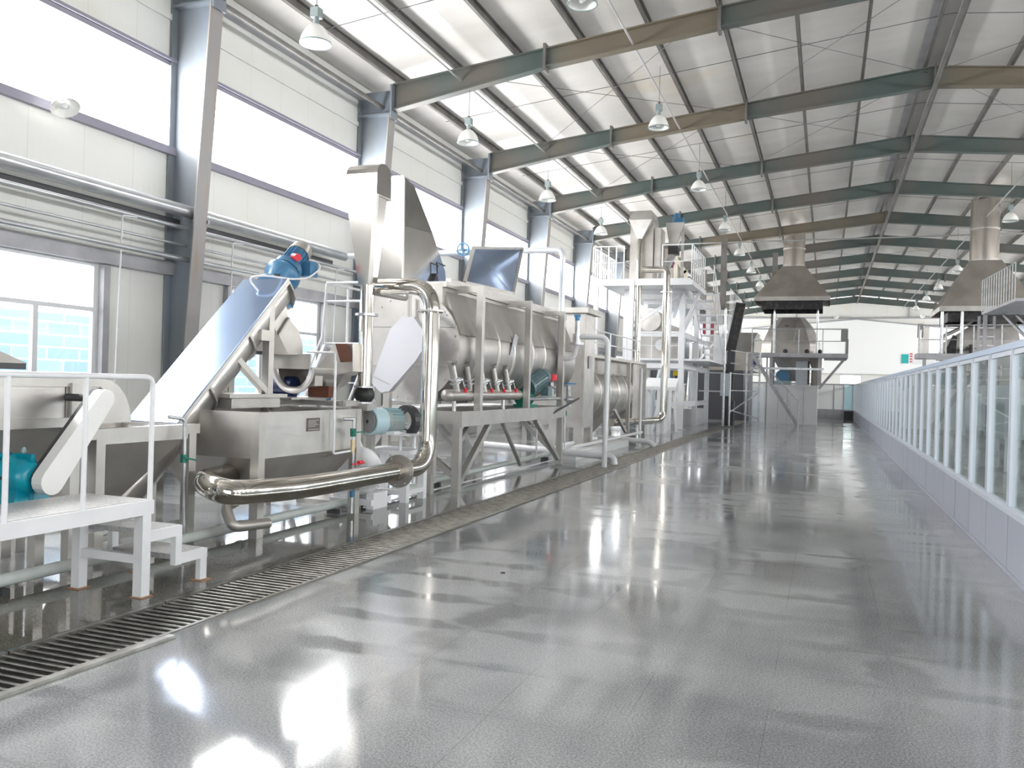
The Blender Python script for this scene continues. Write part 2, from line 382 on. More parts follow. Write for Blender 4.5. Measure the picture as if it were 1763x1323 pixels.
mb = MB()  # unseen rear wall, added to cut backlight; grey to darken metal reflections
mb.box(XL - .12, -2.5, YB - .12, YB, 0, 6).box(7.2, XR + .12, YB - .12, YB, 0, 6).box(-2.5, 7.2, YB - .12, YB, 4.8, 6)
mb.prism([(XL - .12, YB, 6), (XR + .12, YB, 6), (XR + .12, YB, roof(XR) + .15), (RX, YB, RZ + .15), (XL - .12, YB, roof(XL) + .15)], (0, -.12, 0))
struct(mb, 'wall_unseen_rear', mat('mid_grey_panel', (.26, .26, .26), .6), 'unseen grey gable wall added behind the camera to limit light, wide doorway', 'wall')
# clerestory panes that emit, standing in for daylight through the sheets
def glow(name, c, s):
    m, n, l, b = nodes_mat(name)
    b.inputs['Base Color'].default_value = (.8, .8, .8, 1); b.inputs['Emission Color'].default_value = (*c, 1); b.inputs['Emission Strength'].default_value = s
    return m
M['skypane'] = glow('emissive_daylight_sheet', (1, .995, .99), CLERE)
M['trim_mauve'] = mat('mauve_grey_window_rail', (.27, .26, .32), .4)
wn = 0
for x, side in ((XL, 'left'), (XR, 'right')):
    s = -1 if side == 'left' else 1
    for i in range(len(CY) - 1):
        wn += 1
        a, c = CY[i] + .12, CY[i + 1] - .12
        t = thing('window_%d' % wn, (x, (a + c) / 2, Z1), 'long high %s wall window of white glowing sheeting, bay %d from the open end' % (side, i + 1), 'window', 'high windows along the %s wall' % side, 'structure')
        MB().box(x + s * .06, x + s * .08, a - .12, c + .12, Z1, Z2).build('pane', 'skypane', t)
        fx = x - s * .0
        MB().box(x - s * .09, x + s * .05, a - .12, c + .12, Z1 - .13, Z1 + .0).build('sill_rail', 'trim_mauve', t)
        mb = MB().box(x - s * .07, x + s * .05, a - .12, c + .12, Z2 + .02, Z2 + .07).box(x - s * .03, x + s * .05, a - .12, c + .12, Z2 - .06, Z2 + .0)
        mb.build('head_rail', 'trim_mauve', t)
# glass for the low windows
m, n, l, b = nodes_mat('clear_window_glass')
tr = n.new('ShaderNodeBsdfTransparent'); gl = n.new('ShaderNodeBsdfGlossy'); gl.inputs['Roughness'].default_value = .02
fr = FRES(n, l)
ms_ = n.new('ShaderNodeMixShader'); l.new(fr, ms_.inputs[0]); l.new(tr.outputs[0], ms_.inputs[1]); l.new(gl.outputs[0], ms_.inputs[2])
l.new(ms_.outputs[0], n['Material Output'].inputs['Surface'])
M['glass'] = m
for x, side in ((XL, 'left'), (XR, 'right')):
    s = -1 if side == 'left' else 1
    for i in range(len(CY) - 1):
        wn += 1; c = (CY[i] + CY[i + 1]) / 2; a, e = c - 1.53, c + 1.53
        t = thing('window_%d' % wn, (x, c, 1.0), 'low white framed %s wall window, bay %d from the open end' % (side, i + 1), 'window', 'low windows along the %s wall' % side, 'structure')
        mb = MB(); X0, X1 = x + s * .02, x + s * .09
        for (p, q, u, w) in ((a, a + .07, 1, 3.28), (e - .07, e, 1, 3.28), (a, e, 1, 1.07), (a, e, 3.21, 3.28),
                             (a, e, 2.52, 2.58), (a + 1.02, a + 1.10, 1, 2.55), (e - 1.10, e - 1.02, 1, 2.55)):
            mb.box(X0, X1, p, q, u, w)
        mb.build('window_frame', 'white', t)
        MB().box(x + s * .05, x + s * .055, a, e, 1, 3.28).build('pane', 'glass', t)
        if side == 'left':
            MB().box(x + .01, x + .11, a - .12, a - .0, .9, 3.24).box(x + .01, x + .11, e, e + .12, .9, 3.24).build('window_post', 'galv_flat', t)
# girts (cold-formed wall rails)
def girt(name_label, x, z, h, d, mt='galv_flat'):
    return single(MB().box(x, x + d, YB, YF, z, z + h), 'wall_girt', mt, name_label, 'rail')
girt('grey steel rail along the left wall just above the low windows', XL + .01, 3.26, .22, .12)
girt('grey steel rail along the left wall just under the roof purlins', XL + .01, 8.17, .16, .16)
girt('slim grey steel rail along the left wall halfway between the high windows and the roof', XL + .01, 7.55, .10, .03, 'wall')
# outside: ground and blue block wall
mg = mat('pale_concrete_yard', (.75, .75, .74), .8)
struct(MB().box(-40, XL - .45, -30, 110, -.3, -.1).box(XR + .45, 45, -30, 110, -.3, -.1).box(-40, 45, -60, YB, -.3, -.02), 'floor_yard', mg, 'bright concrete yard outside the hall', 'ground')
m, n, l, b = nodes_mat('pale_blue_block_wall')
tc = n.new('ShaderNodeTexCoord'); mp = n.new('ShaderNodeMapping'); mp.inputs['Rotation'].default_value = (0, PI / 2, PI / 2)
sx = n.new('ShaderNodeSeparateXYZ'); l.new(tc.outputs['Object'], sx.inputs[0]); cx = n.new('ShaderNodeCombineXYZ'); l.new(sx.outputs[1], cx.inputs[0]); l.new(sx.outputs[2], cx.inputs[1])
bk = n.new('ShaderNodeTexBrick'); l.new(cx.outputs[0], bk.inputs['Vector']); bk.inputs['Scale'].default_value = 1
bk.inputs['Brick Width'].default_value = .8; bk.inputs['Row Height'].default_value = .26; bk.inputs['Mortar Size'].default_value = .02
bk.inputs['Color1'].default_value = (.14, .22, .33, 1); bk.inputs['Color2'].default_value = (.18, .27, .39, 1); bk.inputs['Mortar'].default_value = (.30, .38, .46, 1)
l.new(bk.outputs['Color'], b.inputs['Base Color']); b.inputs['Roughness'].default_value = .8
M['blockwall'] = m
single(MB().box(-15.2, -15, 2, 60, -.1, 2.78), 'block_wall', 'blockwall', 'pale blue block boundary wall outside the left windows', 'wall')
# ------------------------------------------------------------------ portal frames
def i_prof_beam(x0, x1, top0, top1, bot0, bot1, yc, w=.22, tf=.03, tw=.03):
    """I-beam in the xz plane, centred on yc"""
    mb = MB(); h = w / 2
    def slab(za0, za1, zb0, zb1, hw):
        mb.hexa([(x0, yc - hw, za0), (x1, yc - hw, za1), (x1, yc + hw, za1), (x0, yc + hw, za0)],
                [(x0, yc - hw, zb0), (x1, yc - hw, zb1), (x1, yc + hw, zb1), (x0, yc + hw, zb0)])
    slab(top0 - tf, top1 - tf, top0, top1, h); slab(bot0, bot1, bot0 + tf, bot1 + tf, h)
    slab(bot0 + tf, bot1 + tf, top0 - tf, top1 - tf, tw / 2)
    return mb
def make_column(side, y):
    s = 1 if side == 'left' else -1; x = XL if side == 'left' else XR
    t = thing('steel_column', (x, y, 0), '', 'column', 'steel columns along the %s wall' % side)
    h = 8.36 if True else 0; hb = 7.78; hw = .15
    zz = [(0, .37), (hb, .85)]
    def X(d): return x + s * d
    # back flange, front flange, web
    MB().box(X(.02), X(.05), y - hw, y + hw, 0, h).build('back_flange', 'column', t)
    MB().hexa([(X(.35), y - hw, 0), (X(.37), y - hw, 0), (X(.37), y + hw, 0), (X(.35), y + hw, 0)],
              [(X(.82), y - hw, hb), (X(.85), y - hw, hb), (X(.85), y + hw, hb), (X(.82), y + hw, hb)]).build('front_flange', 'flange', t)
    MB().prism([(X(.05), y - .015, 0), (X(.35), y - .015, 0), (X(.82), y - .015, hb), (X(.82), y - .015, h), (X(.05), y - .015, h)], (0, .03, 0)).build('web', 'column', t)
    MB().box(X(.05), X(.88), y - hw, y + hw, hb - .02, hb + .02).box(X(.86), X(.90), y - hw, y + hw, hb - .1, h + .1).build('knee_plate', 'column', t)
    MB().box(X(0.0), X(.45), y - .2, y + .2, 0, .025).build('base_plate', 'column', t)
    return t
def children_of(t): return [(o, [q for q in COL.objects if q.parent == o]) for o in COL.objects if o.parent == t]
for side in ('left', 'right'):
    t0 = make_column(side, CY[0]); ks = children_of(t0); x = t0.location.x
    t0['label'] = 'tapered grey steel column on the %s wall at the open end' % side
    for i in range(1, len(CY)):
        k = i - 3
        lab = ('tapered grey steel column on the %s wall, %s in view from the camera' % (side, ORD[k])) if k >= 0 else 'tapered grey steel column on the %s wall behind the camera, frame %d' % (side, i + 1)
        if i == 3 and side == 'left': lab = 'large tapered grey steel column behind the inclined conveyor, with rusty front flange'
        fast_dup(t0, ks, (x, CY[i], 0), lab)
# rafters: segments with depth profile
XS = [(.90, .62), (4.6, .42), (8.3, .42), (12.86, .52)]     # distance from wall, depth
def make_rafter(y, kind):
    t = thing('roof_rafter', (RX, y, 0), '', 'roof beam', 'roof rafters across the hall')
    for s, xw in ((1, XL), (-1, XR)):
        for k in range(3):
            (d0, h0), (d1, h1) = XS[k], XS[k + 1]
            xa, xb = xw + s * d0, (xw + s * d1 if k < 2 else RX)
            i_prof_beam(xa, xb, roof(xa), roof(xb), roof(xa) - h0, roof(xb) - h1, y).build('rafter_section', 'brown_beam' if (kind, s, k) in BROWN else 'teal_beam', t)
        for k in (1, 2):
            d, h = XS[k]; xa = xw + s * d
            MB().box(xa - .03, xa + .03, y - .13, y + .13, roof(xa) - h - .09, roof(xa) + .09).build('splice_plate', 'purlin', t)
    MB().box(RX - .02, RX + .02, y - .12, y + .12, RZ - .6, RZ + .04).build('ridge_plate', 'purlin', t)
    return t
BROWN = {(1, 1, 1), (5, 1, 1), (5, 1, 2), (2, -1, 2), (2, 1, 1)}
for i, y in enumerate(CY):
    k = i - 3
    t = make_rafter(y, k)
    t['label'] = ('painted I-section roof rafter spanning the hall, %s from the camera' % ORD[k]) if k >= 0 else 'painted roof rafter behind the camera, frame %d' % (i + 1)
# purlins
for s, side in ((-1, 'left'), (1, 'right')):
    xs = [RX + s * (.23 + 1.452 * k) for k in range(9)]
    for k, x in enumerate(xs):
        z = roof(x)
        mb = MB().box(x - .03, x + .03, YB, YF, z, z + .02).box(x - .035, x - .025, YB, YF, z, z + PZ).box(x - .035, x + .035, YB, YF, z + PZ - .02, z + PZ)
        single(mb, 'roof_purlin', 'purlin', 'galvanised roof purlin running the length of the hall, %s %s of the ridge' % (['first', 'second', 'third', 'fourth', 'fifth', 'sixth', 'seventh', 'eighth', 'ninth'][k], side), 'roof purlin', 'purlins under the %s roof slope' % side)
# ridge tie tube under the rafters and eave strut
single(MB().bar((RX - .02, CY[0], RZ - .58), (RX - .02, CY[-1], RZ - .58), .09, .09), 'ridge_strut', 'purlin', 'long steel tube running under the ridge from frame to frame', 'roof strut')
single(MB().tube([(XL + .6, CY[0], 7.98), (XL + .6, CY[-1], 7.98)], .05), 'eave_strut', 'purlin', 'round steel tube joining the left column heads', 'roof strut')
# galvanised ridge gutter trough
single(MB().box(RX - .42, RX - .15, YB, YF, RZ + .10, RZ + .12), 'ridge_flashing', 'galv_flat', 'galvanised flashing strip under the ridge', 'flashing')
# bracing rods & sag rods : one per bay, as thin rods just under the purlins
for i in range(2, len(CY) - 1):
    ym = (CY[i] + CY[i + 1]) / 2; k = i - 2
    mb = MB().tube([(XL + .8, ym, roof(XL + .8) + .07), (RX, ym, RZ + .07), (XR - .8, ym, roof(XR - .8) + .07)], .008, seg=5)
    single(mb, 'sag_rod', 'wire', 'thin dark sag rod crossing the purlins in the %s roof bay' % ORD[k], 'rod', 'sag rods under the roof')
for i in (4, 5, 9, 10):
    for a, c in ((-8, -2.6), (-2.6, 2.2), (7.2, 2.4)):
        xt = thing('cross_brace', ((a + c) / 2, (CY[i] + CY[i + 1]) / 2, roof((a + c) / 2) - .12), 'crossed pair of thin roof brace rods in bay %d, %s' % (i - 2, {-8: 'near the left eave', -2.6: 'left of the ridge', 7.2: 'right of the ridge'}[a]), 'rod', 'diagonal brace rods')
        for u, w in ((0, 1), (1, 0)):
            ya, yb = CY[i + u], CY[i + w]
            MB().tube([(a, ya, roof(a) - .12), (c, yb, roof(c) - .12)], .007, seg=5).build('brace_rod', 'wire', xt)

# conduits carrying the lamps
for x, z, lab in ((-7.9, 8.42, 'thin grey conduit along the left lamp row'), (-3.95, 8.75, 'thin grey conduit along the middle lamp row'), (5.85, 8.8, 'thin grey conduit along the right lamp row')):
    single(MB().tube([(x, 2, z), (x, 77, z)], .022, seg=8), 'lamp_conduit', 'conduit', lab, 'conduit')
def make_lamp(loc, lit, top):
    x, y, z = loc
    t = thing('pendant_lamp', loc, '', 'lamp', 'high bay lamps')
    r = .245
    MB().lathe(loc, [(r, 0), (r * .97, .05), (r * .88, .12), (r * .70, .20), (r * .45, .265), (.07, .29)], seg=24).lathe(loc, [(r * .95, .004), (r * .80, .12), (r * .4, .235), (.03, .27)], seg=24).build('lamp_shade', 'reflector', t)
    MB().ring((x, y, z), (0, 0, 1), r - .012, r + .008, .02, 24).build('rim', 'lamp_grey', t)
    if lit: MB().lathe((x, y, z + .012), [(.001, 0), (r * .93, 0)], seg=24).build('diffuser', 'bulb', t)
    else: MB().lathe((x, y, z + .03), [(.001, 0), (.05, .01), (.07, .08), (.03, .18)], seg=12).build('bulb', 'bulb_off', t)
    MB().cyl((x, y, z + .28), (x, y, z + .42), .045, seg=12).box(x - .07, x + .07, y - .07, y + .07, z + .40, z + .55).build('ballast_box', 'lamp_grey', t)
    MB().cyl((x, y, z + .55), (x, y, z + .60), .03).cyl((x, y, z + .60), (x, y, top), .006, seg=5).build('hanger_wire', 'wire', t)
    return t
LA = [(-7.66, 5.3, 6.9), (-7.63, 11.2, 6.84), (-7.70, 17.35, 7.0), (-7.76, 23.3, 6.98), (-7.72, 29.35, 7.06), (-7.7, 35.4, 7.05), (-7.7, 41.4, 7.05)]
LB = [(-3.86, 13.1, 7.78), (-3.86, 19.75, 7.74), (-3.84, 26.3, 7.75), (-3.72, 32.5, 7.62), (-3.72, 38.3, 7.56), (-3.70, 44.3, 7.58), (-3.7, 50.4, 7.6), (-3.7, 56.5, 7.6)]
LC = [(5.7, 32.4, 7.55), (5.7, 38.5, 7.55), (5.7, 44.6, 7.5), (5.7, 51.6, 7.45), (5.7, 57.5, 7.45), (5.7, 64, 7.45)]
for row, nm in ((LA, 'left'), (LB, 'middle'), (LC, 'right')):
    for k, p in enumerate(row):
        lit = (nm == 'left' and k in (1,))
        t = make_lamp(p, lit, roof(p[0]) + .05)
        lab = 'white enamel pendant lamp in the %s row, %s from the camera' % (nm, ORD[k])
        if nm == 'left' and k == 1: lab = 'brightly lit pendant lamp near the top left, in front of the purlins'
        if nm == 'left' and k == 0: lab = 'white enamel pendant lamp of the left row, outside the picture on the left'
        if nm == 'middle' and k == 0: lab = 'large pendant lamp cut by the top edge of the picture'
        t['label'] = lab
# ------------------------------------------------------------------ glass partition on the right
PX = 1.612
t = thing('glass_partition', (PX, 30, 0), 'long waist-panelled glass partition with pale blue aluminium frames on the right', 'partition')
Y0, Y1, PITCH = 5.46, 53.4, 1.1
m, n, l, b = nodes_mat('greenish_partition_glass')
tr = n.new('ShaderNodeBsdfTransparent'); tr.inputs['Color'].default_value = (.90, .94, .93, 1); gl = n.new('ShaderNodeBsdfGlossy'); gl.inputs['Roughness'].default_value = .015
fr = FRES(n, l)
mx = n.new('ShaderNodeMixShader'); l.new(fr, mx.inputs[0]); l.new(tr.outputs[0], mx.inputs[1]); l.new(gl.outputs[0], mx.inputs[2])
l.new(mx.outputs[0], n['Material Output'].inputs['Surface'])
M['pglass'] = m
ZS, ZTOP = .58, 2.04
MB().box(PX - .035, PX + .035, Y0, Y1, ZTOP, ZTOP + .06).build('top_rail', 'alu_rail', t)
MB().box(PX - .05, PX + .035, Y0, Y1, ZS - .035, ZS).box(PX - .025, PX + .03, Y0, Y1, ZS, ZS + .03).build('sill_rail', 'alu', t)
MB().box(PX - .03, PX + .03, Y0, Y1, 0, .035).build('base_rail', 'kick', t)
MB().box(PX - .005, PX + .005, Y0, Y1, .03, ZS - .03).build('backing_board', 'mullion', t)
yy = Y0; k = 0
while yy < Y1 - .3:
    e = min(yy + PITCH, Y1)
    mb = MB()
    for p in (yy, e - .055): mb.box(PX - .03, PX + .03, p + (.012 if p == yy else 0), p + (.055 if p == yy else .043), ZS + .03, ZTOP)
    mb.box(PX - .02, PX + .02, yy + .05, e - .05, ZTOP - .05, ZTOP)
    mb.build('pane_frame', 'alu', t)
    MB().box(PX - .004, PX + .004, yy + .04, e - .04, ZS + .02, ZTOP - .02).build('glass_pane', 'pglass', t)
    MB().box(PX - .02, PX + .02, yy + .010, e - .010, .035, ZS - .035).build('kick_board', 'kick', t)
    yy += PITCH; k += 1
t = thing('cross_partition', (-1, 53.5, 0), 'low glass screen crossing the hall beyond the oven', 'partition')
MB().box(-5.5, PX, 53.44, 53.5, 2.04, 2.1).build('top_rail', 'galv_flat', t)
MB().box(-5.5, PX, 53.44, 53.5, ZS - .04, ZS).build('sill_rail', 'galv_flat', t)
MB().box(-5.5, PX, 53.45, 53.49, 0, ZS - .04).build('kick_board', 'galv_flat', t)
for x in (-5.5, -3.4, -1.3, .45, 1.0, 1.5):
    MB().box(x, x + .05, 53.44, 53.5, ZS, 2.04).build('post', 'galv_flat', t)
xs = (-5.5, -3.4, -1.3, .45, 1.0, 1.5)
M['overexposed'] = mat('overexposed_white_glass', (.95, .95, .95), .3)  # white base colour stands for clear glass overexposed from behind
for a, c in zip(xs[:-2], xs[1:-1]): MB().box(a + .05, c, 53.46, 53.47, ZS, 2.04).build('overexposed_pane', 'overexposed', t)
MB().box(1.05, 1.5, 53.46, 53.465, ZS, 2.04).build('glass_pane', 'pglass', t)
single(MB().box(1.05, 1.56, 53.05, 53.40, 0, .52), 'floor_box', 'dark', 'dark low box on the floor at the far end of the glass partition', 'box')
# ------------------------------------------------------------------ drain
M['grate'] = mat('worn_grate_steel', (.38, .37, .345), .3, .8, noise=((.22, .21, .19), 8, .4, .7))
M['pit'] = mat('dark_drain_channel', (.06, .058, .05), .35)
struct(MB().box(-4.33, -4.30, YB, YF, -.12, .0).box(-3.73, -3.70, YB, YF, -.12, .0).box(-4.30, -3.73, YB, YF, -.125, -.11), 'trim_1', 'pit', 'dark drain channel sunk in the floor', 'channel')
def make_grate(y0, L=1.2):
    t = thing('drain_grate', (-4.015, y0, 0), '', 'grate', 'drain grate sections')
    MB().box(-4.30, -4.27, y0 + .008, y0 + L - .008, -.03, .006).box(-3.76, -3.73, y0 + .008, y0 + L - .008, -.03, .006).build('frame', 'grate', t)
    mb = MB(); nb = 17
    for k in range(nb):
        y = y0 + .03 + (L - .06) * k / (nb - 1)
        mb.cyl((-4.27, y, -.008), (-3.76, y, -.008), .0095, seg=8, cap=False)
    mb.build('bars', 'grate', t)
    return t
g0 = make_grate(2.25 - 1.2); kk = children_of(g0); g0['label'] = 'drain grate section outside the lower left corner of the picture'
for k in range(43):
    fast_dup(g0, kk, (-4.015, 2.25 + 1.2 * k, 0), 'barred steel drain grate section in the floor channel, %s in view from the camera' % ORD[k])
single(MB().bar((-3.72, 2.9, .012), (-3.66, 4.05, .012), .05, .02), 'loose_edge_strip', 'grate', 'loose bent steel edging strip beside the nearest drain grates', 'metal strip')
single(MB().lathe((-2.5, 6.6, 0), [(.001, .012), (.012, .010), (.022, .004), (.024, 0)], seg=8), 'pebble', 'dark', 'small dark crumb on the floor beside the drain', 'debris')
# ------------------------------------------------------------------ white stepped platform in the left foreground
Z0 = V((0, 0, 0))
t = thing('stepped_platform', (-4.83, 3.6, 0), 'white painted work platform with handrail and two steps, at the left edge', 'platform')
xa, xb = -5.16, -4.5
MB().box(xa, xb, 2.2, 4.76, .675, .69).build('deck_plate', 'white', t, 'white chequered deck plate')
m_deck = mat('worn_chequer_plate', (.50, .50, .50), .35, .2, noise=((.38, .38, .38), 45, .45, .6), bump=(55, .5, (1, 2, 1)))
M['deck'] = m_deck
MB().box(xa + .03, xb - .03, 2.2, 4.73, .690, .694).build('tread_surface', 'deck', t)
MB().box(xb - .045, xb, 2.2, 4.76, .59, .688).box(xa, xa + .045, 2.2, 4.76, .59, .688).box(xa, xb, 4.715, 4.76, .59, .688).build('deck_frame', 'white', t)
for x in (xb - .075, xa + .0):
    MB().box(x, x + .075, 4.66, 4.735, 0, .60).build('leg', 'white', t)
    MB().box(x, x + .075, 3.0, 3.075, 0, .60).build('leg', 'white', t)
MB().box(xa + .07, xb - .07, 4.67, 4.72, .24, .30).build('cross_bar', 'white', t)
for x0 in (xb - .045, xa):
    mb = MB()
    mb.box(x0, x0 + .045, 4.74, 5.05, .39, .465).box(x0, x0 + .045, 4.99, 5.05, .17, .42).box(x0, x0 + .045, 4.99, 5.33, .175, .245).box(x0, x0 + .045, 5.26, 5.33, .0, .20)
    mb.build('step_stringer', 'white', t)
MB().box(xa + .04, xb - .04, 4.76, 5.045, .43, .467).build('step_tread', 'deck', t)
MB().box(xa + .04, xb - .04, 5.0, 5.325, .21, .248).build('step_tread', 'deck', t)
M['rust_pad'] = mat('rusty_foot_pad', (.36, .20, .12), .7)
for x, y in ((xb - .037, 4.70), (xa + .037, 4.70), (xb - .022, 5.295), (xa + .022, 5.295)):
    MB().box(x - .055, x + .055, y - .055, y + .055, 0, .008).build('foot_pad', 'rust_pad', t)
for y in (3.6, 4.17, 4.735):
    pass
MB().tube([(xb - .02, 2.2, 1.57), (xb - .02, 4.74, 1.57), (xb - .02, 4.74, .67)], .019, .07).build('handrail', 'white', t)
for y in (3.02, 3.6, 4.16): MB().cyl((xb - .02, y, .66), (xb - .02, y, 1.56), .017).build('handrail_post', 'white', t)

# ------------------------------------------------------------------ trough screw box behind the platform
t = thing('screw_trough', (-6.1, 4.6, 0), 'open stainless screw trough behind the white platform, with rounded end cover', 'machine')
MB().box(-6.55, -5.75, 3.2, 5.46, 1.47, 1.545).build('top_rim', 'steel_frame', t)
MB().box(-5.80, -5.77, 3.2, 5.10, 1.215, 1.47).box(-6.5, -6.47, 3.2, 5.10, 1.215, 1.47).box(-5.80, -5.775, 5.12, 5.46, 1.18, 1.47).build('side_panel', 'steel', t)
MB().box(-5.80, -5.72, 3.2, 5.14, 1.145, 1.22).build('lower_rail', 'steel_frame', t)
for y in (3.6, 5.13): MB().box(-5.80, -5.72, y, y + .09, 0.0, 1.50).build('post', 'steel_frame', t)
for y in (3.6, 5.13): MB().box(-6.55, -6.47, y, y + .09, 0.0, 1.50).build('post', 'steel_frame', t)
prof = [(-5.765, 5.46, 1.545)] + [(-5.765, 5.46 + .34 * math.sin(a), 1.16 + .385 * math.cos(a)) for a in (PI / 10 * k for k in range(1, 6))] + [(-5.765, 5.46, 1.16)]
MB().prism(prof, (-.7, 0, 0)).build('rounded_end_cover', 'steel', t)
MB().hexa([(-5.78, 3.2, 1.14), (-6.5, 3.2, 1.14), (-6.3, 3.2, .82), (-5.98, 3.2, .82)], [(-5.78, 5.1, 1.14), (-6.5, 5.1, 1.14), (-6.3, 5.1, .86), (-5.98, 5.1, .86)]).build('trough_bottom', 'steel_dull', t)
# slanting belt guard + gearbox
t2 = thing('belt_guard', (-5.45, 4.87, .7), 'pale slanting round-ended drive guard between trough and blue-green gearbox', 'drive guard')
a = V((0, 5.12, 1.385)); c = V((0, 4.64, .775)); d = (c - a).normalized(); nrm = V((0, -d.z, d.y)); r0, r1 = .075, .10
pts = [V((-5.44, 0, 0)) + a + (nrm * math.cos(q) - d * math.sin(q)) * r0 for q in (PI * k / 8 for k in range(9))] + \
      [V((-5.44, 0, 0)) + c + (-nrm * math.cos(q) + d * math.sin(q)) * r1 for q in (PI * k / 8 for k in range(9))]
MB().prism([tuple(p) for p in pts], (.10, 0, 0)).build('guard_cover', mat('dented_pale_guard', (.80, .80, .78), .4, .1, bump=(9, .5)), t2)
MB().prism([tuple(p + V((-.05, .02, .01))) for p in pts], (.05, 0, 0)).build('back_plate', 'dark', t2)
MB().cyl((-5.50, 5.12, 1.385), (-5.78, 5.12, 1.385), .03).build('shaft', 'dark', t2)
MB().cyl((-5.48, 4.64, .775), (-5.52, 4.64, .775), .07).build('pulley', 'dark', t2)
t3 = thing('gear_reducer', (-5.72, 4.42, .5), 'bright blue-green gear reducer low beside the slanting guard', 'gearbox')
MB().lathe((-5.72, 4.60, .80), [(.001, 0), (.12, .0), (.17, .03), (.17, .07), (.14, .09), (.14, .17), (.10, .24), (.06, .245), (.001, .245)], axis=(1, 0, 0), seg=24).build('housing', 'teal_motor', t3)
MB().cyl((-6.15, 4.56, .86), (-5.72, 4.56, .86), .12, seg=20).build('motor_body', 'teal_motor', t3)
MB().hexa([(-5.76, 4.42, .55), (-5.48, 4.42, .55), (-5.48, 4.8, .55), (-5.76, 4.8, .55)], [(-5.72, 4.52, .76), (-5.54, 4.52, .76), (-5.54, 4.69, .76), (-5.72, 4.69, .76)]).build('foot', 'teal_motor', t3)
mb = MB()
for k in range(8): mb.cyl((-5.65, 4.60 + .145 * math.cos(PI * k / 4), .80 + .145 * math.sin(PI * k / 4)), (-5.615, 4.60 + .145 * math.cos(PI * k / 4), .80 + .145 * math.sin(PI * k / 4)), .014, seg=6)
mb.build('bolts', 'dark', t3)
MB().box(-5.66, -5.50, 4.585, 4.615, .62, .97).build('casting_rib', 'teal_motor', t3)
MB().lathe((-5.62, 4.62, .965), [(.008, 0), (.02, .02), (.012, .05), (.001, .055)], seg=8).build('eye_bolt', 'pale_motor', t3)
MB().cyl((-5.515, 4.67, .88), (-5.50, 4.67, .88), .02, seg=8).build('oil_plug', 'red', t3)
single(MB().box(-6.4, -5.42, 4.2, 4.85, .50, .55).box(-5.63, -5.55, 4.2, 4.28, 0, .5).box(-5.63, -5.55, 4.68, 4.76, 0, .5).box(-6.4, -6.32, 4.2, 4.28, 0, .5).box(-6.4, -6.32, 4.68, 4.76, 0, .5), 'motor_bench', 'steel_frame', 'stainless bench carrying the blue-green gear reducer', 'bench')
t = thing('hopper_hood', (-6.1, 4.2, 1.55), 'pale dark-rimmed sheet lid on the screw trough, cut by the left edge', 'lid')
MB().box(-6.45, -5.72, 3.5, 4.70, 1.60, 1.645).build('dark_rim', 'dark', t)
MB().hexa([(-6.45, 3.5, 1.645), (-5.72, 3.5, 1.645), (-5.72, 4.72, 1.645), (-6.45, 4.72, 1.645)], [(-6.25, 3.75, 1.80), (-5.92, 3.75, 1.80), (-5.92, 4.47, 1.80), (-6.25, 4.47, 1.80)]).build('lid_cover', 'steel', t)
MB().box(-6.2, -6.0, 3.8, 3.9, 1.545, 1.6).box(-6.2, -6.0, 4.4, 4.5, 1.545, 1.6).build('stand', 'steel_dull', t)

# ------------------------------------------------------------------ feed hopper and inclined screw conveyor
t = thing('feed_hopper', (-6.1, 5.95, 0), 'stainless feed hopper with square rim frame at the foot of the inclined conveyor', 'hopper')
MB().box(-5.75, -5.67, 5.24, 6.57, 1.03, 1.12).box(-6.65, -6.57, 5.24, 6.57, 1.03, 1.12).box(-6.6, -5.7, 5.24, 5.32, 1.03, 1.12).box(-6.6, -5.7, 6.49, 6.57, 1.03, 1.12).build('rim_frame', 'steel_frame', t)
for x in (-5.76, -6.65):
    MB().box(x, x + .09, 6.43, 6.52, 0, 1.04).build('leg', 'steel_frame', t)
    MB().box(x, x + .09, 5.34, 5.43, 0, 1.04).build('leg', 'steel_frame', t)
MB().hexa([(-5.70, 5.36, 1.03), (-6.6, 5.36, 1.03), (-6.6, 6.46, 1.03), (-5.70, 6.46, 1.03)], [(-5.95, 5.55, .42), (-6.4, 5.55, .42), (-6.4, 5.80, .42), (-5.95, 5.80, .42)]).build('hopper_body', 'steel', t)
MB().box(-5.69, -5.68, 5.42, 6.42, .985, 1.03).build('front_lip', 'steel_frame', t)
MB().box(-6.6, -5.7, 5.36, 5.42, .22, .28).box(-5.73, -5.68, 5.42, 6.44, .16, .21).build('bracing', 'steel_frame', t)
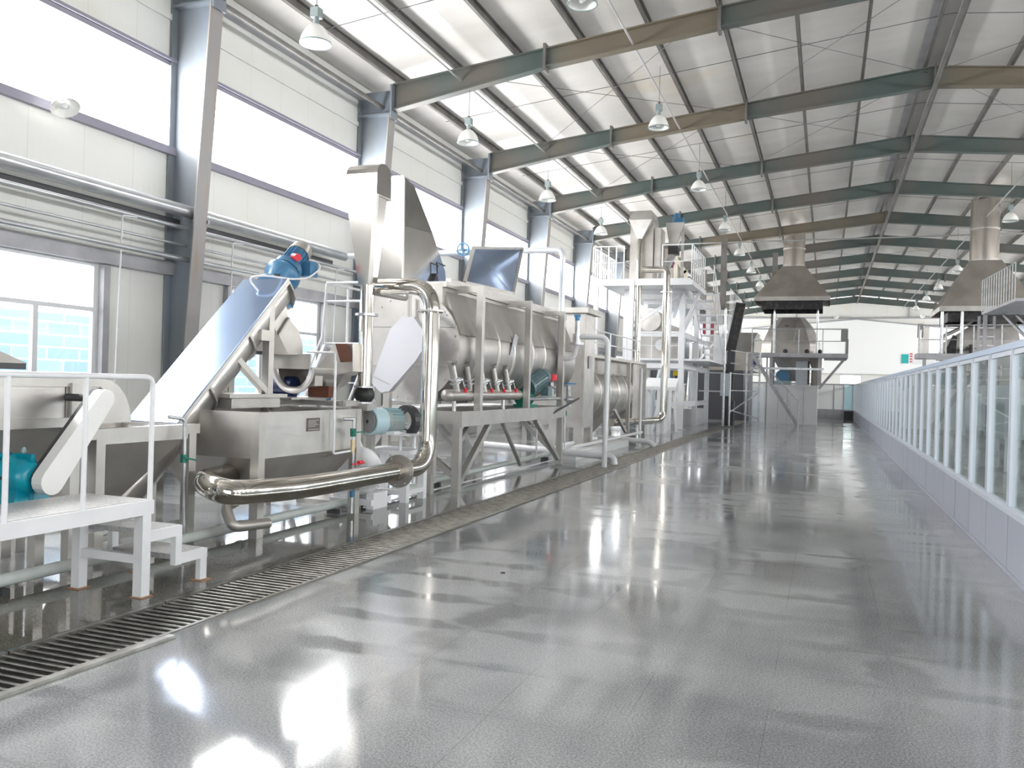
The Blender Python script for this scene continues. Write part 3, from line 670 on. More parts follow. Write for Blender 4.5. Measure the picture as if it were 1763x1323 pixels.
# conveyor
t = thing('inclined_screw_conveyor', (-6.2, 7.3, 0), 'inclined stainless screw conveyor with glossy blue-tinted cover, rising to a blue motor', 'conveyor')
s0, s1 = V((0, 5.78, .43)), V((0, 8.22, 2.72))       # cover plane line (bottom to top)
dd = (s1 - s0).normalized(); up = V((0, -dd.z, dd.y))
xl, xr = -6.50, -5.90
def rg(p, wide=0.):
    c = []
    for k in range(9):
        q = PI * k / 8; c.append(V(((xl + xr) / 2 + (.27 + wide) * math.cos(q), 0, 0)) + p - up * (.14 + (.27 + wide) * math.sin(q)))
    return [V((xr - .03 + wide, 0, 0)) + p] + c + [V((xl + .03 - wide, 0, 0)) + p]
MB().loft([rg(s0), rg(s1)], True, True).build('trough_tube', 'steel', t)
p0 = V((0, 6.5, 1.105)); p1 = s1
MB().hexa([V((xl - .0, 0, 0)) + p0 + up * .012, V((xr + .03, 0, 0)) + p0 + up * .012, V((xr + .03, 0, 0)) + p0 + up * .03, V((xl, 0, 0)) + p0 + up * .03],
          [V((xl, 0, 0)) + p1 + up * .012, V((xr + .03, 0, 0)) + p1 + up * .012, V((xr + .03, 0, 0)) + p1 + up * .03, V((xl, 0, 0)) + p1 + up * .03]).build('cover_plate', 'mirror', t, 'glossy blue-tinted cover plate')
mb = MB()
for xx in (xl - .02, xr):
    mb.hexa([V((xx, 0, 0)) + p0 - up * .03, V((xx + .035, 0, 0)) + p0 - up * .03, V((xx + .035, 0, 0)) + p0 + up * .012, V((xx, 0, 0)) + p0 + up * .012],
            [V((xx, 0, 0)) + p1 - up * .03, V((xx + .035, 0, 0)) + p1 - up * .03, V((xx + .035, 0, 0)) + p1 + up * .012, V((xx, 0, 0)) + p1 + up * .012])
mb.build('cover_flange', 'steel_frame', t)
for f_ in (.47, .72):
    pc = s0.lerp(s1, f_); MB().loft([rg(pc, .03), rg(pc + dd * .03, .03)]).build('tube_collar', 'steel_dull', t)
MB().loft([rg(s1, .05), rg(s1 + dd * .02, .05)]).build('end_plate', 'steel_dull', t)
q = s1 + dd * .02 - up * .16
xc = (xl + xr) / 2
MB().box(xc - .1, xc + .1, q.y - .02, q.y + .16, q.z + .02, q.z + .2).build('bearing_pedestal', 'black', t)
# gear + motor on top, axis along dd
mt = thing('blue_drive_motor', tuple(V((xc, 0, 0)) + q), 'blue gear motor with a red dot on top of the inclined conveyor', 'motor')
c0 = V((xc, 0, 0)) + q + up * .02 + dd * .02
MB().lathe(c0, [(.001, 0), (.20, 0), (.20, .03), (.13, .05), (.15, .12), (.19, .2), (.22, .24), (.22, .30), (.17, .31), (.17, .36), (.001, .37)], axis=dd, seg=24).build('gear_housing', 'blue_motor', mt)
mb = MB().cyl(c0 + dd * .36, c0 + dd * .44, .18, seg=24).cyl(c0 + dd * .44, c0 + dd * .70, .125, seg=24)
ax = dd; ua = V((1, 0, 0)); ub = ax.cross(ua)
for k in range(16):
    g = 2 * PI * k / 16; o_ = (ua * math.cos(g) + ub * math.sin(g)); mb.bar(c0 + dd * .45 + o_ * .13, c0 + dd * .69 + o_ * .13, .008, .03, up=o_)
mb.build('motor_body', 'blue_motor', mt)
MB().cyl(c0 + dd * .70, c0 + dd * .82, .145, .13, seg=24).build('fan_cowl', 'steel_dull', mt)
MB().box(c0.x + .06, c0.x + .24, c0.y + .42, c0.y + .58, c0.z + .20, c0.z + .38).build('terminal_box', 'blue_motor', mt)
MB().cyl((c0.x + .10, c0.y + .28, c0.z + .42), (c0.x + .20, c0.y + .22, c0.z + .40), .045, seg=12).build('red_dot', 'red', mt)
MB().box(c0.x - .02, c0.x + .2, c0.y - .02, c0.y + .16, c0.z - .22, c0.z - .02).build('mounting_foot', 'blue_motor', mt)
single(MB().tube([tuple(V((xr - .25, 0, 0)) + s0.lerp(s1, .93) + up * .03), (-6.295, 8, 2.736), (-6.054, 8, 2.758), (-5.911, 8.3, 2.747), (-5.944, 8.7, 2.805), (-5.932, 8.95, 2.96), (-6.002, 9, 3.048), (c0.x + .15, c0.y + .5, c0.z + .30)], .012, .12, 8), 'motor_cable', 'cable', 'white flexible conduit looping from the blue conveyor motor', 'cable')
# support frame of the conveyor
t = thing('conveyor_stand', (-6.0, 8.0, 1.25), 'stainless post and brace stand holding the conveyor above the rinse tank', 'stand')
MB().box(-6.02, -5.93, 7.96, 8.05, 1.36, 2.42).box(-6.56, -6.47, 7.96, 8.05, 1.36, 2.42).build('post', 'steel_frame', t)
MB().bar((-5.97, 7.33, 1.86), (-5.97, 8.0, 1.40), .07).build('brace', 'steel_frame', t)
MB().bar((-6.52, 7.33, 1.86), (-6.52, 8.0, 1.40), .07).build('brace', 'steel_frame', t)
MB().box(-6.0, -5.9, 7.78, 8.0, 2.0, 2.12).build('clamp_box', 'steel_dull', t)
MB().box(-6.65, -5.88, 7.28, 8.12, 1.25, 1.36).box(-6.65, -5.84, 7.20, 8.20, 1.36, 1.40).build('base_beam', 'steel_frame', t)
# discharge chute
t = thing('discharge_chute', (-6.2, 8.5, 1.86), 'bent stainless discharge chute below the top of the inclined conveyor', 'chute')
MB().prism([(-5.97, 8.254, 2.593), (-5.97, 7.982, 2.317), (-5.97, 8.166, 2.084), (-5.97, 8.37, 2.296)], (-.46, 0, 0)).build('upper_chute', 'steel', t)
MB().prism([(-5.96, 8.175, 2.085), (-5.96, 8.368, 2.289), (-5.96, 8.573, 2.159), (-5.96, 8.652, 2.009), (-5.96, 8.658, 1.875), (-5.96, 8.376, 1.864)], (-.48, 0, 0)).build('lower_chute', 'steel', t)
MB().bar((-5.95, 8.15, 2.076), (-5.95, 8.353, 2.295), .03, .03).build('joint_flange', 'steel_dull', t)
MB().prism([(-6.25, 8.336, 2.058), (-6.25, 8.574, 2.073), (-6.25, 8.748, 1.875), (-6.25, 8.345, 1.858)], (-.2, 0, 0)).build('side_plate', 'dark', t, 'dark triangular side plate')

# ------------------------------------------------------------------ rinse tank
t = thing('rinse_tank', (-5.8, 7.8, 0), 'large square stainless rinse tank with tapered bottom and dark nameplate', 'tank')
ty0, ty1, tx0, tx1 = 6.87, 8.76, -6.55, -5.20
ZT_, ZB_ = 1.22, .78
mb = MB()
for (x0_, x1_, y0_, y1_) in ((tx1 - .02, tx1, ty0, ty1), (tx0, tx0 + .02, ty0, ty1), (tx0, tx1, ty0, ty0 + .02), (tx0, tx1, ty1 - .02, ty1)):
    mb.box(x0_, x1_, y0_, y1_, ZB_, ZT_)
mb.build('tank_walls', 'steel', t)
MB().box(tx1 - .05, tx1 + .015, ty0 - .01, ty1 + .01, ZT_ - .005, ZT_ + .02).box(tx0 - .01, tx0 + .05, ty0, ty1, ZT_ - .005, ZT_ + .02).box(tx0, tx1, ty0 - .01, ty0 + .05, ZT_ - .005, ZT_ + .02).box(tx0, tx1, ty1 - .05, ty1 + .01, ZT_ - .005, ZT_ + .02).build('rim', 'steel_frame', t)
yc, xc2 = 7.8, -5.9
MB().hexa([(tx1 - .01, ty0 + .01, ZB_), (tx0, ty0 + .01, ZB_), (tx0, ty1 - .01, ZB_), (tx1 - .01, ty1 - .01, ZB_)], [(-5.45, 7.15, .36), (-6.3, 7.15, .36), (-6.3, 8.45, .36), (-5.45, 8.45, .36)]).build('tapered_bottom', 'steel_dull', t)
for x, y in ((tx1 - .09, ty0 - .02), (tx1 - .09, ty1 - .08), (tx0 - .0, ty0 - .02), (tx0, ty1 - .08)):
    MB().box(x, x + .10, y, y + .10, 0, ZT_).build('leg', 'steel_frame', t)
MB().box(tx1 - .004, tx1 + .012, 8.10, 8.14, ZB_, ZT_).build('seam_strip', 'steel_frame', t)
MB().box(tx1, tx1 + .008, 7.66, 7.90, 1.02, 1.16).build('nameplate', 'nameplate', t, 'small dark nameplate with pale text lines')
mb = MB()
for k in range(7): mb.box(tx1 + .008, tx1 + .0095, 7.68, 7.88 - .03 * (k % 3), 1.035 + .016 * k, 1.041 + .016 * k)
mb.build('nameplate_lines', 'conduit', t)
MB().prism([(-6.5, 7.0, .9), (-5.22, 7.0, .9), (-5.22, 8.7, .9), (-6.5, 8.7, .9)], (0, 0, .01)).build('water_surface', mat('grey_tank_water', (.12, .12, .11), .05), t)
# bed frame on the tank
t = thing('bed_frame', (-6.2, 9.0, 1.24), 'stainless bed frame with ochre-stained rails above the rinse tank', 'frame')
MB().bar((-6.2, 8.15, 1.29), (-6.2, 9.75, 1.29), .09, .09).bar((-5.55, 8.9, 1.29), (-5.55, 9.7, 1.29), .07, .07).bar((-6.25, 8.95, 1.29), (-5.5, 8.95, 1.29), .06, .06).build('rail', 'steel_frame', t)
MB().box(-6.45, -5.85, 8.3, 9.2, 1.335, 1.355).build('bed_plate', 'steel', t)
MB().box(-6.3, -5.35, 9.1, 9.75, .0, .06).box(-6.3, -6.2, 9.6, 9.7, .06, 1.245).box(-5.62, -5.52, 9.6, 9.7, .06, 1.255).build('support_legs', 'steel_frame', t)
t = thing('navy_motor', (-6.3, 8.7, 1.355), 'dark navy motor lying under the round trough', 'motor')
MB().cyl((-6.55, 8.75, 1.49), (-6.12, 8.75, 1.49), .12, seg=20).build('body', 'navy', t)
MB().box(-6.5, -6.15, 8.66, 8.84, 1.357, 1.39).build('foot', 'navy', t)
# round trough (end plate facing us)
t = thing('round_trough', (-6.05, 8.7, 1.42), 'short round stainless trough with flanged end plate under the discharge chute', 'trough')
MB().box(-6.43, -5.80, 8.58, 8.60, 1.70, 1.88).build('end_band', 'steel_dull', t)
cx_, cz_ = -6.03, 1.70
MB().lathe((cx_, 8.59, cz_), [(.30, -.012), (.30, .012), (.22, .012), (.22, -.012), (.30, -.012)], axis=(0, 1, 0), seg=18, a0=0, a1=PI).build('end_ring', 'steel', t)
MB().lathe((cx_, 8.6, cz_), [(.23, 0), (.23, .95)], axis=(0, 1, 0), seg=18, a0=0, a1=PI).build('shell', 'steel', t)
MB().box(cx_ - .25, cx_ + .25, 8.6, 9.5, 1.70, 1.72).build('top_sheet', 'steel', t)
MB().box(-5.87, -5.75, 8.62, 8.78, 1.50, 1.62).build('bearing_box', 'steel_dull', t)
MB().box(-6.1, -5.8, 9.0, 9.1, 1.355, 1.50).build('foot', 'rust', t)
MB().prism([(-5.955, 9.1, 1.446), (-5.819, 9.1, 1.45), (-5.84, 9.1, 1.325), (-5.891, 9.1, 1.316)], (0, .02, 0)).build('blue_plate', 'blue', t, 'small blue bracket plate')
# inclined feed hopper of the drum
t = thing('side_feed_hopper', (-5.75, 9.2, 1.25), 'flared stainless hopper beside the vertical pipe, with a hanging brown plate', 'hopper')
MB().prism([(-6.108, 9.1, 1.641), (-5.796, 9.1, 2.035), (-5.535, 9.1, 2.038), (-5.524, 9.1, 1.69), (-5.791, 9.1, 1.641)], (0, .45, 0)).build('hopper_body', 'steel', t)
MB().prism([(-5.755, 9.05, 2.033), (-5.58, 9.05, 2.034), (-5.514, 9.05, 1.812), (-5.672, 9.05, 1.802)], (0, .012, 0)).build('brown_plate', 'rust', t, 'rust brown hanging plate')
MB().bar((-5.95, 9.3, 1.36), (-5.78, 9.3, 1.66), .06, .05).bar((-5.60, 9.4, 1.36), (-5.58, 9.4, 1.66), .06, .05).build('support', 'steel_frame', t)
single(MB().tube([(-6.051, 8.9, 1.92), (-5.656, 8.9, 1.911), (-5.652, 8.9, 1.79)], .014, .02).tube([(-5.12, 8.073, 1.792), (-5.12, 8.078, 0.755), (-5.12, 8.483, 0.767)], .014, .03), 'rinse_water_pipe', 'white', 'thin white water pipe running down the front of the rinse tank', 'pipe')
t = thing('valve_riser', (-5.1, 8.5, 0), 'brass and steel riser pipe with green ball valve at the tank corner', 'pipe')
MB().tube([(-5.15, 8.311, 1.136), (-5.1, 8.456, 1.133), (-5.1, 8.464, 0.978), (-5.1, 8.467, 0.204), (-5.1, 8.463, 0.043)], .02, .03).build('riser', 'galv', t)
MB().cyl((-5.1, 8.456, 0.891), (-5.1, 8.451, 0.744), .028).build('union', 'brass', t)
MB().cyl((-5.1, 8.449, 1.026), (-5.1, 8.454, 0.932), .034, seg=10).bar((-5.07, 8.401, 0.983), (-5.07, 8.622, 0.979), .015).build('green_valve', 'green', t)
MB().cyl((-5.1, 8.424, 0.531), (-5.1, 8.463, 0.272), .024).build('lower_sleeve', 'brass', t)
MB().cyl((-5.1, 8.46, 0.326), (-5.1, 8.465, 0.231), .027).build('blue_band', 'blue', t)
MB().bar((-5.02, 8.3, 0.626), (-5.02, 8.596, 0.623), .012).cyl((-5.02, 8.452, 0.634), (-5.02, 8.543, 0.634), .022).build('red_lever', 'red', t)
t = thing('drain_riser', (-5.55, 6.38, 0), 'thin galvanised pipe with green valve on the hopper corner leg', 'pipe')
MB().tube([(-5.62, 6.093, 1.205), (-5.58, 6.257, 1.18), (-5.58, 6.286, 0.049)], .018, .04).build('pipe', 'galv', t)
MB().cyl((-5.58, 6.262, 0.849), (-5.58, 6.258, 0.774), .03, seg=10).bar((-5.54, 6.218, 0.828), (-5.54, 6.381, 0.789), .014).build('green_valve', 'green', t)

# ------------------------------------------------------------------ floor pipes
single(MB().tube([(-5.43, 1.0, .10), (-5.43, 10.9, .10)], .048).ring((-5.43, 6.9, .10), (0, 1, 0), .03, .056, .05).ring((-5.43, 10.1, .10), (0, 1, 0), .03, .058, .02), 'floor_water_pipe', 'pipe_paint', 'grey-green water pipe along the floor under the machines, front length', 'pipe')
single(MB().tube([(-5.40, 11.25, .13), (-5.45, 17.0, .13)], .05), 'floor_water_pipe', 'pipe_paint', 'grey-green water pipe on the floor behind the front leg of the drum platform', 'pipe')
single(MB().tube([(-5.25, 9.0, .03), (-5.25, 16.6, .03)], .013), 'thin_floor_pipe', 'white', 'thin white pipe lying along the wet floor', 'pipe')
for y in (4.3, 8.6, 10.8, 11.4, 16.6):
    single(MB().box(-5.50, -5.36, y - .03, y + .03, 0, .05 if y < 11 else .08), 'pipe_saddle', 'dark', {4.3: 'small dark pipe saddle under the floor pipe below the white platform', 8.6: 'small dark pipe saddle at the right leg of the rinse tank', 10.8: 'small dark pipe saddle just left of the front drum platform leg', 11.4: 'small dark pipe saddle just right of the front drum platform leg', 16.6: 'small dark pipe saddle near the far drum platform leg'}[y], 'pipe support', 'saddles under the floor pipe')

# ------------------------------------------------------------------ big polished U pipe
t = thing('polished_pipe', (-4.8, 8.0, 0), 'big polished stainless pipe running low along the front then rising to the drum', 'pipe')
R_ = .113
MB().tube([(-5.85, 7.5, .58), (-5.32, 6.20, .62), (-4.86, 5.98, .57), (-4.80, 6.85, .52), (-4.80, 9.05, .50)], R_, .42, 20, nb=8).build('lower_run', 'polish', t)
MB().tube([(-4.80, 9.05, .50), (-4.80, 9.80, .50), (-4.80, 9.80, 2.50)], R_, .42, 20, nb=8).build('riser', 'polish', t)
MB().tube([(-4.80, 9.80, 2.50), (-4.80, 9.80, 2.83), (-5.62, 9.80, 2.83)], R_ - .005, .33, 20, nb=8).build('top_elbow', 'polish', t)
def flange(c, d, name='flange', r=.20):
    mb = MB().ring(c, d, R_ * .9, r, .022, 24); mb2 = MB(); c = V(c); d = V(d)
    a = d.cross(V((0, 0, 1)) if abs(d.z) < .9 else V((0, 1, 0))).normalized(); b_ = d.cross(a)
    for k in range(8):
        g = 2 * PI * k / 8 + .2; p = c + (a * math.cos(g) + b_ * math.sin(g)) * (r * .86); mb2.cyl(p - d * .03, p + d * .03, .012, seg=6)
    f_ = mb.build('flange', 'steel_dull', t); mb2.build('bolts', 'galv', f_)
flange((-4.80, 9.02, .50), (0, 1, 0)); flange((-4.80, 9.80, 2.50), (0, 0, 1), r=.185)
single(MB().tube([(-5.5, 7.2, .40), (-5.25, 6.45, .36), (-5.08, 6.35, .20), (-5.05, 6.84, .17)], .05, .1, 12), 'tank_drain_pipe', 'steel_dull', 'small bent stainless drain pipe beneath the polished pipe', 'pipe')

# ------------------------------------------------------------------ pipes on the left wall
single(MB().tube([(-10.05, 1.5, 4.31), (-10.05, 16.1, 4.31)], .105, seg=20), 'wall_main_pipe', 'galv', 'thick galvanised main pipe along the left wall', 'pipe')
single(MB().tube([(-10.15, 1.5, 4.05), (-10.15, 33, 4.05)], .035), 'wall_service_pipe', 'galv', 'slim galvanised pipe just under the thick main pipe on the left wall', 'pipe')
single(MB().tube([(-10.15, 1.5, 3.76), (-10.15, 33, 3.76)], .022), 'wall_service_pipe', 'galv', 'thinnest galvanised pipe on the left wall, with drops to the sockets', 'pipe')
single(MB().tube([(-10.1, 1.5, 3.52), (-10.1, 13.15, 3.52)], .042), 'wall_service_pipe', 'galv', 'lowest galvanised pipe on the left wall, ending behind the conveyor', 'pipe')
single(MB().box(-10.38, -10.30, 1.5, 16.0, 4.10, 4.20), 'pipe_shadow_strip', 'dark', 'dark strip painted as the shadow gap under the thick main pipe', 'shadow strip')  # dark strip standing in for shade below the main pipe
for k, y in enumerate((5.3, 11.32, 17.34)):
    nm = ['pipe bracket of flat steel on the column outside the left edge', 'galvanised pipe bracket with slanting strut on the large near column', 'galvanised pipe bracket on the second column behind the funnel'][k]
    mb = MB().bar((-10.15, y + .17, 4.18), (-9.85, y + .17, 4.18), .05, .05).bar((-10.15, y + .17, 3.70), (-9.85, y + .17, 4.20), .05, .02).bar((-10.15, y + .17, 3.68), (-10.15, y + .17, 4.2), .04, .04)
    mb.bar((-10.15, y + .17, 3.45), (-9.98, y + .17, 3.45), .04, .04).bar((-10.15, y + .17, 3.25), (-9.98, y + .17, 3.45), .04, .02)
    single(mb, 'wall_pipe_bracket', 'galv_flat', nm, 'bracket', 'pipe brackets on the left wall')
for y, lab in ((9.9, 'thin vertical conduit on the left wall just left of the large column'), (12.45, 'thin vertical conduit on the wall behind the inclined conveyor'), (15.9, 'thin vertical conduit right of the second low window'), (20.4, 'thin vertical conduit on the wall behind the drum hood')):
    single(MB().tube([(-10.12, y + .28, 4.02), (-10.12, y, 4.0), (-10.2, y, .6)], .014, .04, 8), 'wall_conduit', 'white', lab, 'conduit', 'vertical conduits on the left wall')
def flood(p, d, lab):
    t = thing('wall_floodlight', p, lab, 'lamp', 'small floodlights on the walls'); p = V(p); d = V(d).normalized()
    MB().lathe(p, [(.05, 0), (.09, .05), (.19, .12), (.20, .14)], axis=d, seg=20).build('shade', 'reflector', t)
    MB().lathe(p + d * .06, [(.03, 0), (.06, .05), (.001, .09)], axis=d, seg=12).build('bulb', 'bulb_off', t)
    MB().tube([p, p + V((-.1 if d.x > 0 else 0, 0, .12)), p + V((-.22 if d.x > 0 else 0, 0 if d.x > 0 else .3, .14))], .014, .04, 6).build('arm', 'white', t)
flood((-10.2, 8.85, 5.42), (.5, -.1, -.85), 'round glass wall lamp on the sill of the first high window')
flood((-9.75, 38.2, 7.0), (.6, -.3, -.7), 'white floodlight on the wall left of the distant tower')
flood((.72, 77.8, 8.2), (0, -.8, -.5), 'small floodlight on the far gable wall beneath the ridge')
flood((7.45, 77.8, 8.25), (0, -.8, -.5), 'small floodlight on the far gable wall beside the right hood')
single(MB().box(-10.0, 12.5, 77.98, 78.2, 8.0, 8.12).box(1.9 + 4.5, 2.0 + 4.5, 78.05, 78.2, 8.1, 9.3).box(-2.6, -2.5, 78.05, 78.2, 8.1, 9.1), 'gable_rail', 'galv_flat', 'grey steel rail across the far gable wall', 'rail')
MB().bar((RX, 77.9, 7.95), (12.5, 77.9, 6.9), .05, .1).bar((RX, 77.9, 7.95), (-9, 77.9, 6.9), .05, .1).build('edge_strip', 'galv_flat', WF)
MB().prism([(RX, 77.96, 7.9), (12.5, 77.96, 6.86), (12.5, 77.96, 3.25), (-9, 77.96, 3.25), (-9, 77.96, 6.86)], (0, .02, 0)).build('glare_sheet', mat('glare_white_sheet', (.93, .94, .93), .4), WF, 'white sheet carrying the glare on the far gable')  # near-white colour carries the overexposed glare of the lower gable
t = thing('wall_banner', (8.4, 77.9, 3.4), 'teal and white printed banner on the far gable wall right of the oven', 'banner')
a_, b_ = V((5.938, 77.9, 4.987)), V((9.166, 77.9, 4.212))
MB().box(a_.x, b_.x, 77.9, 77.92, b_.z, a_.z).build('banner_sheet', 'white', t)
MB().box(a_.x, a_.x + .55, 77.89, 77.9, b_.z, a_.z).build('teal_print', 'label_teal', t)
MB().box(a_.x + 1.9, b_.x, 77.89, 77.9, a_.z - .3, a_.z).build('green_print', 'label_teal', t)
mb = MB()
for k in range(4): mb.box(a_.x + .65, a_.x + .85, 77.89, 77.9, b_.z + .1 + .22 * k, b_.z + .2 + .22 * k)
mb.build('red_print', 'red', t)
# ------------------------------------------------------------------ funnel head and vertical pipe with black coupling
t = thing('funnel_hood', (-5.5, 9.35, 1.25), 'tall narrow stainless funnel head with rounded top above a vertical pipe', 'funnel')
fx0, fx1, fy0, fy1 = -5.79, -5.34, 9.25, 9.62
MB().prism([(fx1, fy0, 3.93), (fx1, fy0, 4.20)] + [(fx1, fy0 + .19 - .19 * math.cos(a), 4.20 + .15 * math.sin(a)) for a in (PI * k / 8 for k in range(1, 8))] + [(fx1, fy1, 4.20), (fx1, fy1, 3.93)], (fx0 - fx1, 0, 0)).build('head_box', 'steel_sheet', t)
MB().hexa([(fx0, fy0, 3.93), (fx1, fy0, 3.93), (fx1, fy1 - .1, 3.93), (fx0, fy1 - .1, 3.93)], [(-5.59, 9.29, 2.80), (-5.42, 9.29, 2.80), (-5.42, 9.46, 2.80), (-5.59, 9.46, 2.80)]).build('funnel', 'steel_sheet', t)
MB().bar((fx1, fy0, 3.93), (-5.42, 9.29, 2.80), .04, .05).build('edge_rib', 'steel_frame', t)
MB().box(fx0 - .01, fx1 + .01, fy0 - .01, fy1, 3.915, 3.935).build('seam', 'steel_dull', t)
MB().cyl((-5.505, 9.37, 2.80), (-5.505, 9.37, 1.50), .09, seg=20).build('down_pipe', 'polish', t)
MB().ring((-5.505, 9.37, 2.42), (0, 0, 1), .05, .145, .03, 20).build('flange', 'galv', t)
MB().ring((-5.505, 9.37, 1.50), (0, 0, 1), .04, .14, .02, 20).ring((-5.505, 9.37, 1.30), (0, 0, 1), .04, .14, .02, 20).build('coupling_flange', 'galv', t)
MB().lathe((-5.505, 9.37, 1.31), [(.09, 0), (.125, .05), (.13, .09), (.125, .13), (.09, .18)], seg=20).build('rubber_coupling', 'black', t)
MB().box(-5.62, -5.39, 9.25, 9.49, 1.20, 1.29).build('base_block', 'steel_frame', t)
t2 = thing('pipe_bracket', (-5.5, 9.4, 0), 'plain stainless post under the black rubber coupling', 'stand')
MB().box(-5.60, -5.52, 9.38, 9.46, 0, 1.2).build('post', 'steel_frame', t2)
# ------------------------------------------------------------------ drum cooker
t = thing('drum_cooker', (-5.85, 14, 1.2), 'large horizontal stainless drum cooker with flat bolted end and ring bands', 'machine')
dx, dz, dr, dy0, dy1 = -5.86, 2.10, .80, 11.25, 17.4
MB().cyl((dx, dy0, dz), (dx, dy1, dz), dr, seg=48).build('shell', 'steel', t)
MB().box(dx - dr * .96, dx + .52, dy0, dy1, 2.5, 3.05).build('top_casing', 'steel_dull', t)
MB().box(dx - .8, dx + .58, dy0, dy1, 3.0, 3.08).build('casing_rim', 'steel_frame', t)
MB().prism([(dx + .52, dy0 + .1, 2.95), (dx + .80, dy0 + .1, 2.3), (dx + .52, dy0 + .1, 2.4)], (0, dy1 - dy0 - .1, 0)).build('shoulder_panel', 'steel_dull', t)
for k, y in enumerate((12.0, 12.9, 13.6, 14.6, 15.3, 16.2)):
    MB().lathe((dx, y, dz), [(dr - .02, -.03), (dr + .035, -.03), (dr + .035, .03), (dr - .02, .03)], axis=(0, 1, 0), seg=48).build('ring_band', 'steel_frame', t)
mb = MB().ring((dx, dy0 - .01, dz), (0, 1, 0), .02, dr + .03, .02, 32)
e = mb.build('end_plate', 'steel', t)
mb = MB()
for k in range(28):
    g = 2 * PI * k / 28; mb.cyl((dx + (dr - .03) * math.cos(g), dy0 - .04, dz + (dr - .03) * math.sin(g)), (dx + (dr - .03) * math.cos(g), dy0 - .015, dz + (dr - .03) * math.sin(g)), .013, seg=6)
mb.build('bolts', 'galv', e)
MB().box(dx - .78, dx + .78, dy0 - .035, dy0 - .02, dz - .3, dz - .28).box(dx - .78, dx + .78, dy0 - .035, dy0 - .02, dz + .3, dz + .32).build('seam', 'steel_frame', e)
MB().tube([(-5.806, 11.1, 2.849), (-5.792, 11.1, 2.419)], .03).build('vent_stub', 'steel_dull', t)
# bright maintenance patch plate
MB().prism([(-5.04, 13.581, 2.455), (-5.04, 13.759, 2.416), (-5.04, 13.579, 2.124), (-5.04, 13.355, 2.075)], (-.02, 0, 0)).build('handle_plate', 'galv', t)
# big paddle-shaped chain guard
t = thing('chain_guard', (-5.75, 10.75, 1.4), 'large tapering pale stainless chain guard leaning in front of the drum end', 'drive guard')
g_ = [(-5.708, 10.7, 2.505), (-5.522, 10.7, 2.505), (-5.388, 10.7, 2.34), (-5.352, 10.7, 2.06), (-5.475, 10.7, 1.877), (-5.881, 10.7, 1.435), (-6.023, 10.7, 1.414), (-6.16, 10.7, 1.528), (-6.154, 10.7, 1.646), (-5.891, 10.7, 2.338)]
MB().prism(g_, (0, .13, 0)).build('guard_box', mat('satin_guard_sheet', (.66, .66, .70), .33, .55), t)
MB().bar((-6.149, 10.69, 1.646), (-5.879, 10.69, 1.535), .008).build('seam', 'steel_dull', t)
MB().box(-6.0, -5.9, 10.74, 10.82, 0, 1.5).build('stand_leg', 'steel_frame', t)
single(MB().cyl((-5.6, 10.84, 2.25), (-5.6, 11.22, 2.25), .05), 'drive_shaft', 'dark', 'short dark shaft behind the large chain guard', 'shaft')
# hood on the drum
t = thing('steam_hood', (-6.3, 12.2, 3.05), 'tall tapering stainless steam hood standing on the front of the drum', 'hood')
MB().loft([[(-6.62, 11.35, 3.06), (-6.06, 11.35, 3.06), (-6.06, 12.95, 3.06), (-6.62, 12.95, 3.06)], [(-6.62, 11.35, 3.3), (-6.06, 11.35, 3.3), (-6.06, 12.85, 3.45), (-6.62, 12.85, 3.45)],
           [(-6.45, 11.35, 3.95), (-6.06, 11.35, 3.95), (-6.06, 12.35, 4.0), (-6.45, 12.35, 4.0)], [(-6.28, 11.35, 4.72), (-6.10, 11.35, 4.72), (-6.10, 11.75, 4.62), (-6.28, 11.75, 4.62)]]).build('hood_shell', 'steel_sheet', t)
MB().bar((-6.05, 11.34, 3.06), (-6.08, 11.34, 4.70), .03).build('corner_strip', 'steel_frame', t)
MB().prism([(-6, 12.304, 3.235), (-6, 12.404, 3.361), (-6, 12.525, 3.195)], (-.3, 0, 0)).build('latch_wedge', 'dark', t)
MB().tube([(-6, 12.427, 3.355), (-6, 12.393, 3.54), (-6, 12.706, 3.527)], .012).build('latch_handle', 'dark', t)
# open lid
t = thing('open_lid', (-5.6, 13.8, 3.1), 'raised square stainless lid standing open on top of the drum', 'lid')
L0, L1, L2, L3 = V((-5.55, 12.499, 3.214)), V((-5.55, 14.768, 3.283)), V((-5.8, 15.893, 4.323)), V((-5.75, 13.302, 3.916))
nn = (L1 - L0).cross(L3 - L0).normalized()
MB().hexa([L0, L1, L2, L3], [p + nn * -.02 for p in (L0, L1, L2, L3)]).build('lid_sheet', 'mirror', t)
mb = MB()
for a_, b_ in ((L0, L1), (L1, L2), (L2, L3), (L3, L0)): mb.bar(a_ + nn * .01, b_ + nn * .01, .05, .05)
mb.build('lid_frame', 'steel_frame', t)
MB().box(-5.62, -5.5, 12.6, 14.6, 3.06, 3.12).build('hinge_rail', 'steel_dull', t)
# portal posts beside the drum
t = thing('drum_platform', (-5.7, 13.6, 0), 'heavy stainless beam platform on braced legs with uprights in front of the drum', 'platform')
for y in (11.78, 13.98, 16.0):
    MB().box(-4.99, -4.89, y - .05, y + .05, 1.17, 3.02).build('upright', 'steel_frame', t)
    MB().box(-5.5, -4.89, y - .05, y + .05, 2.96, 3.06).build('top_arm', 'steel_frame', t)
MB().box(-5.36, -5.28, 11.4, 17.2, 3.06, 3.14).build('top_rail', 'steel_frame', t)
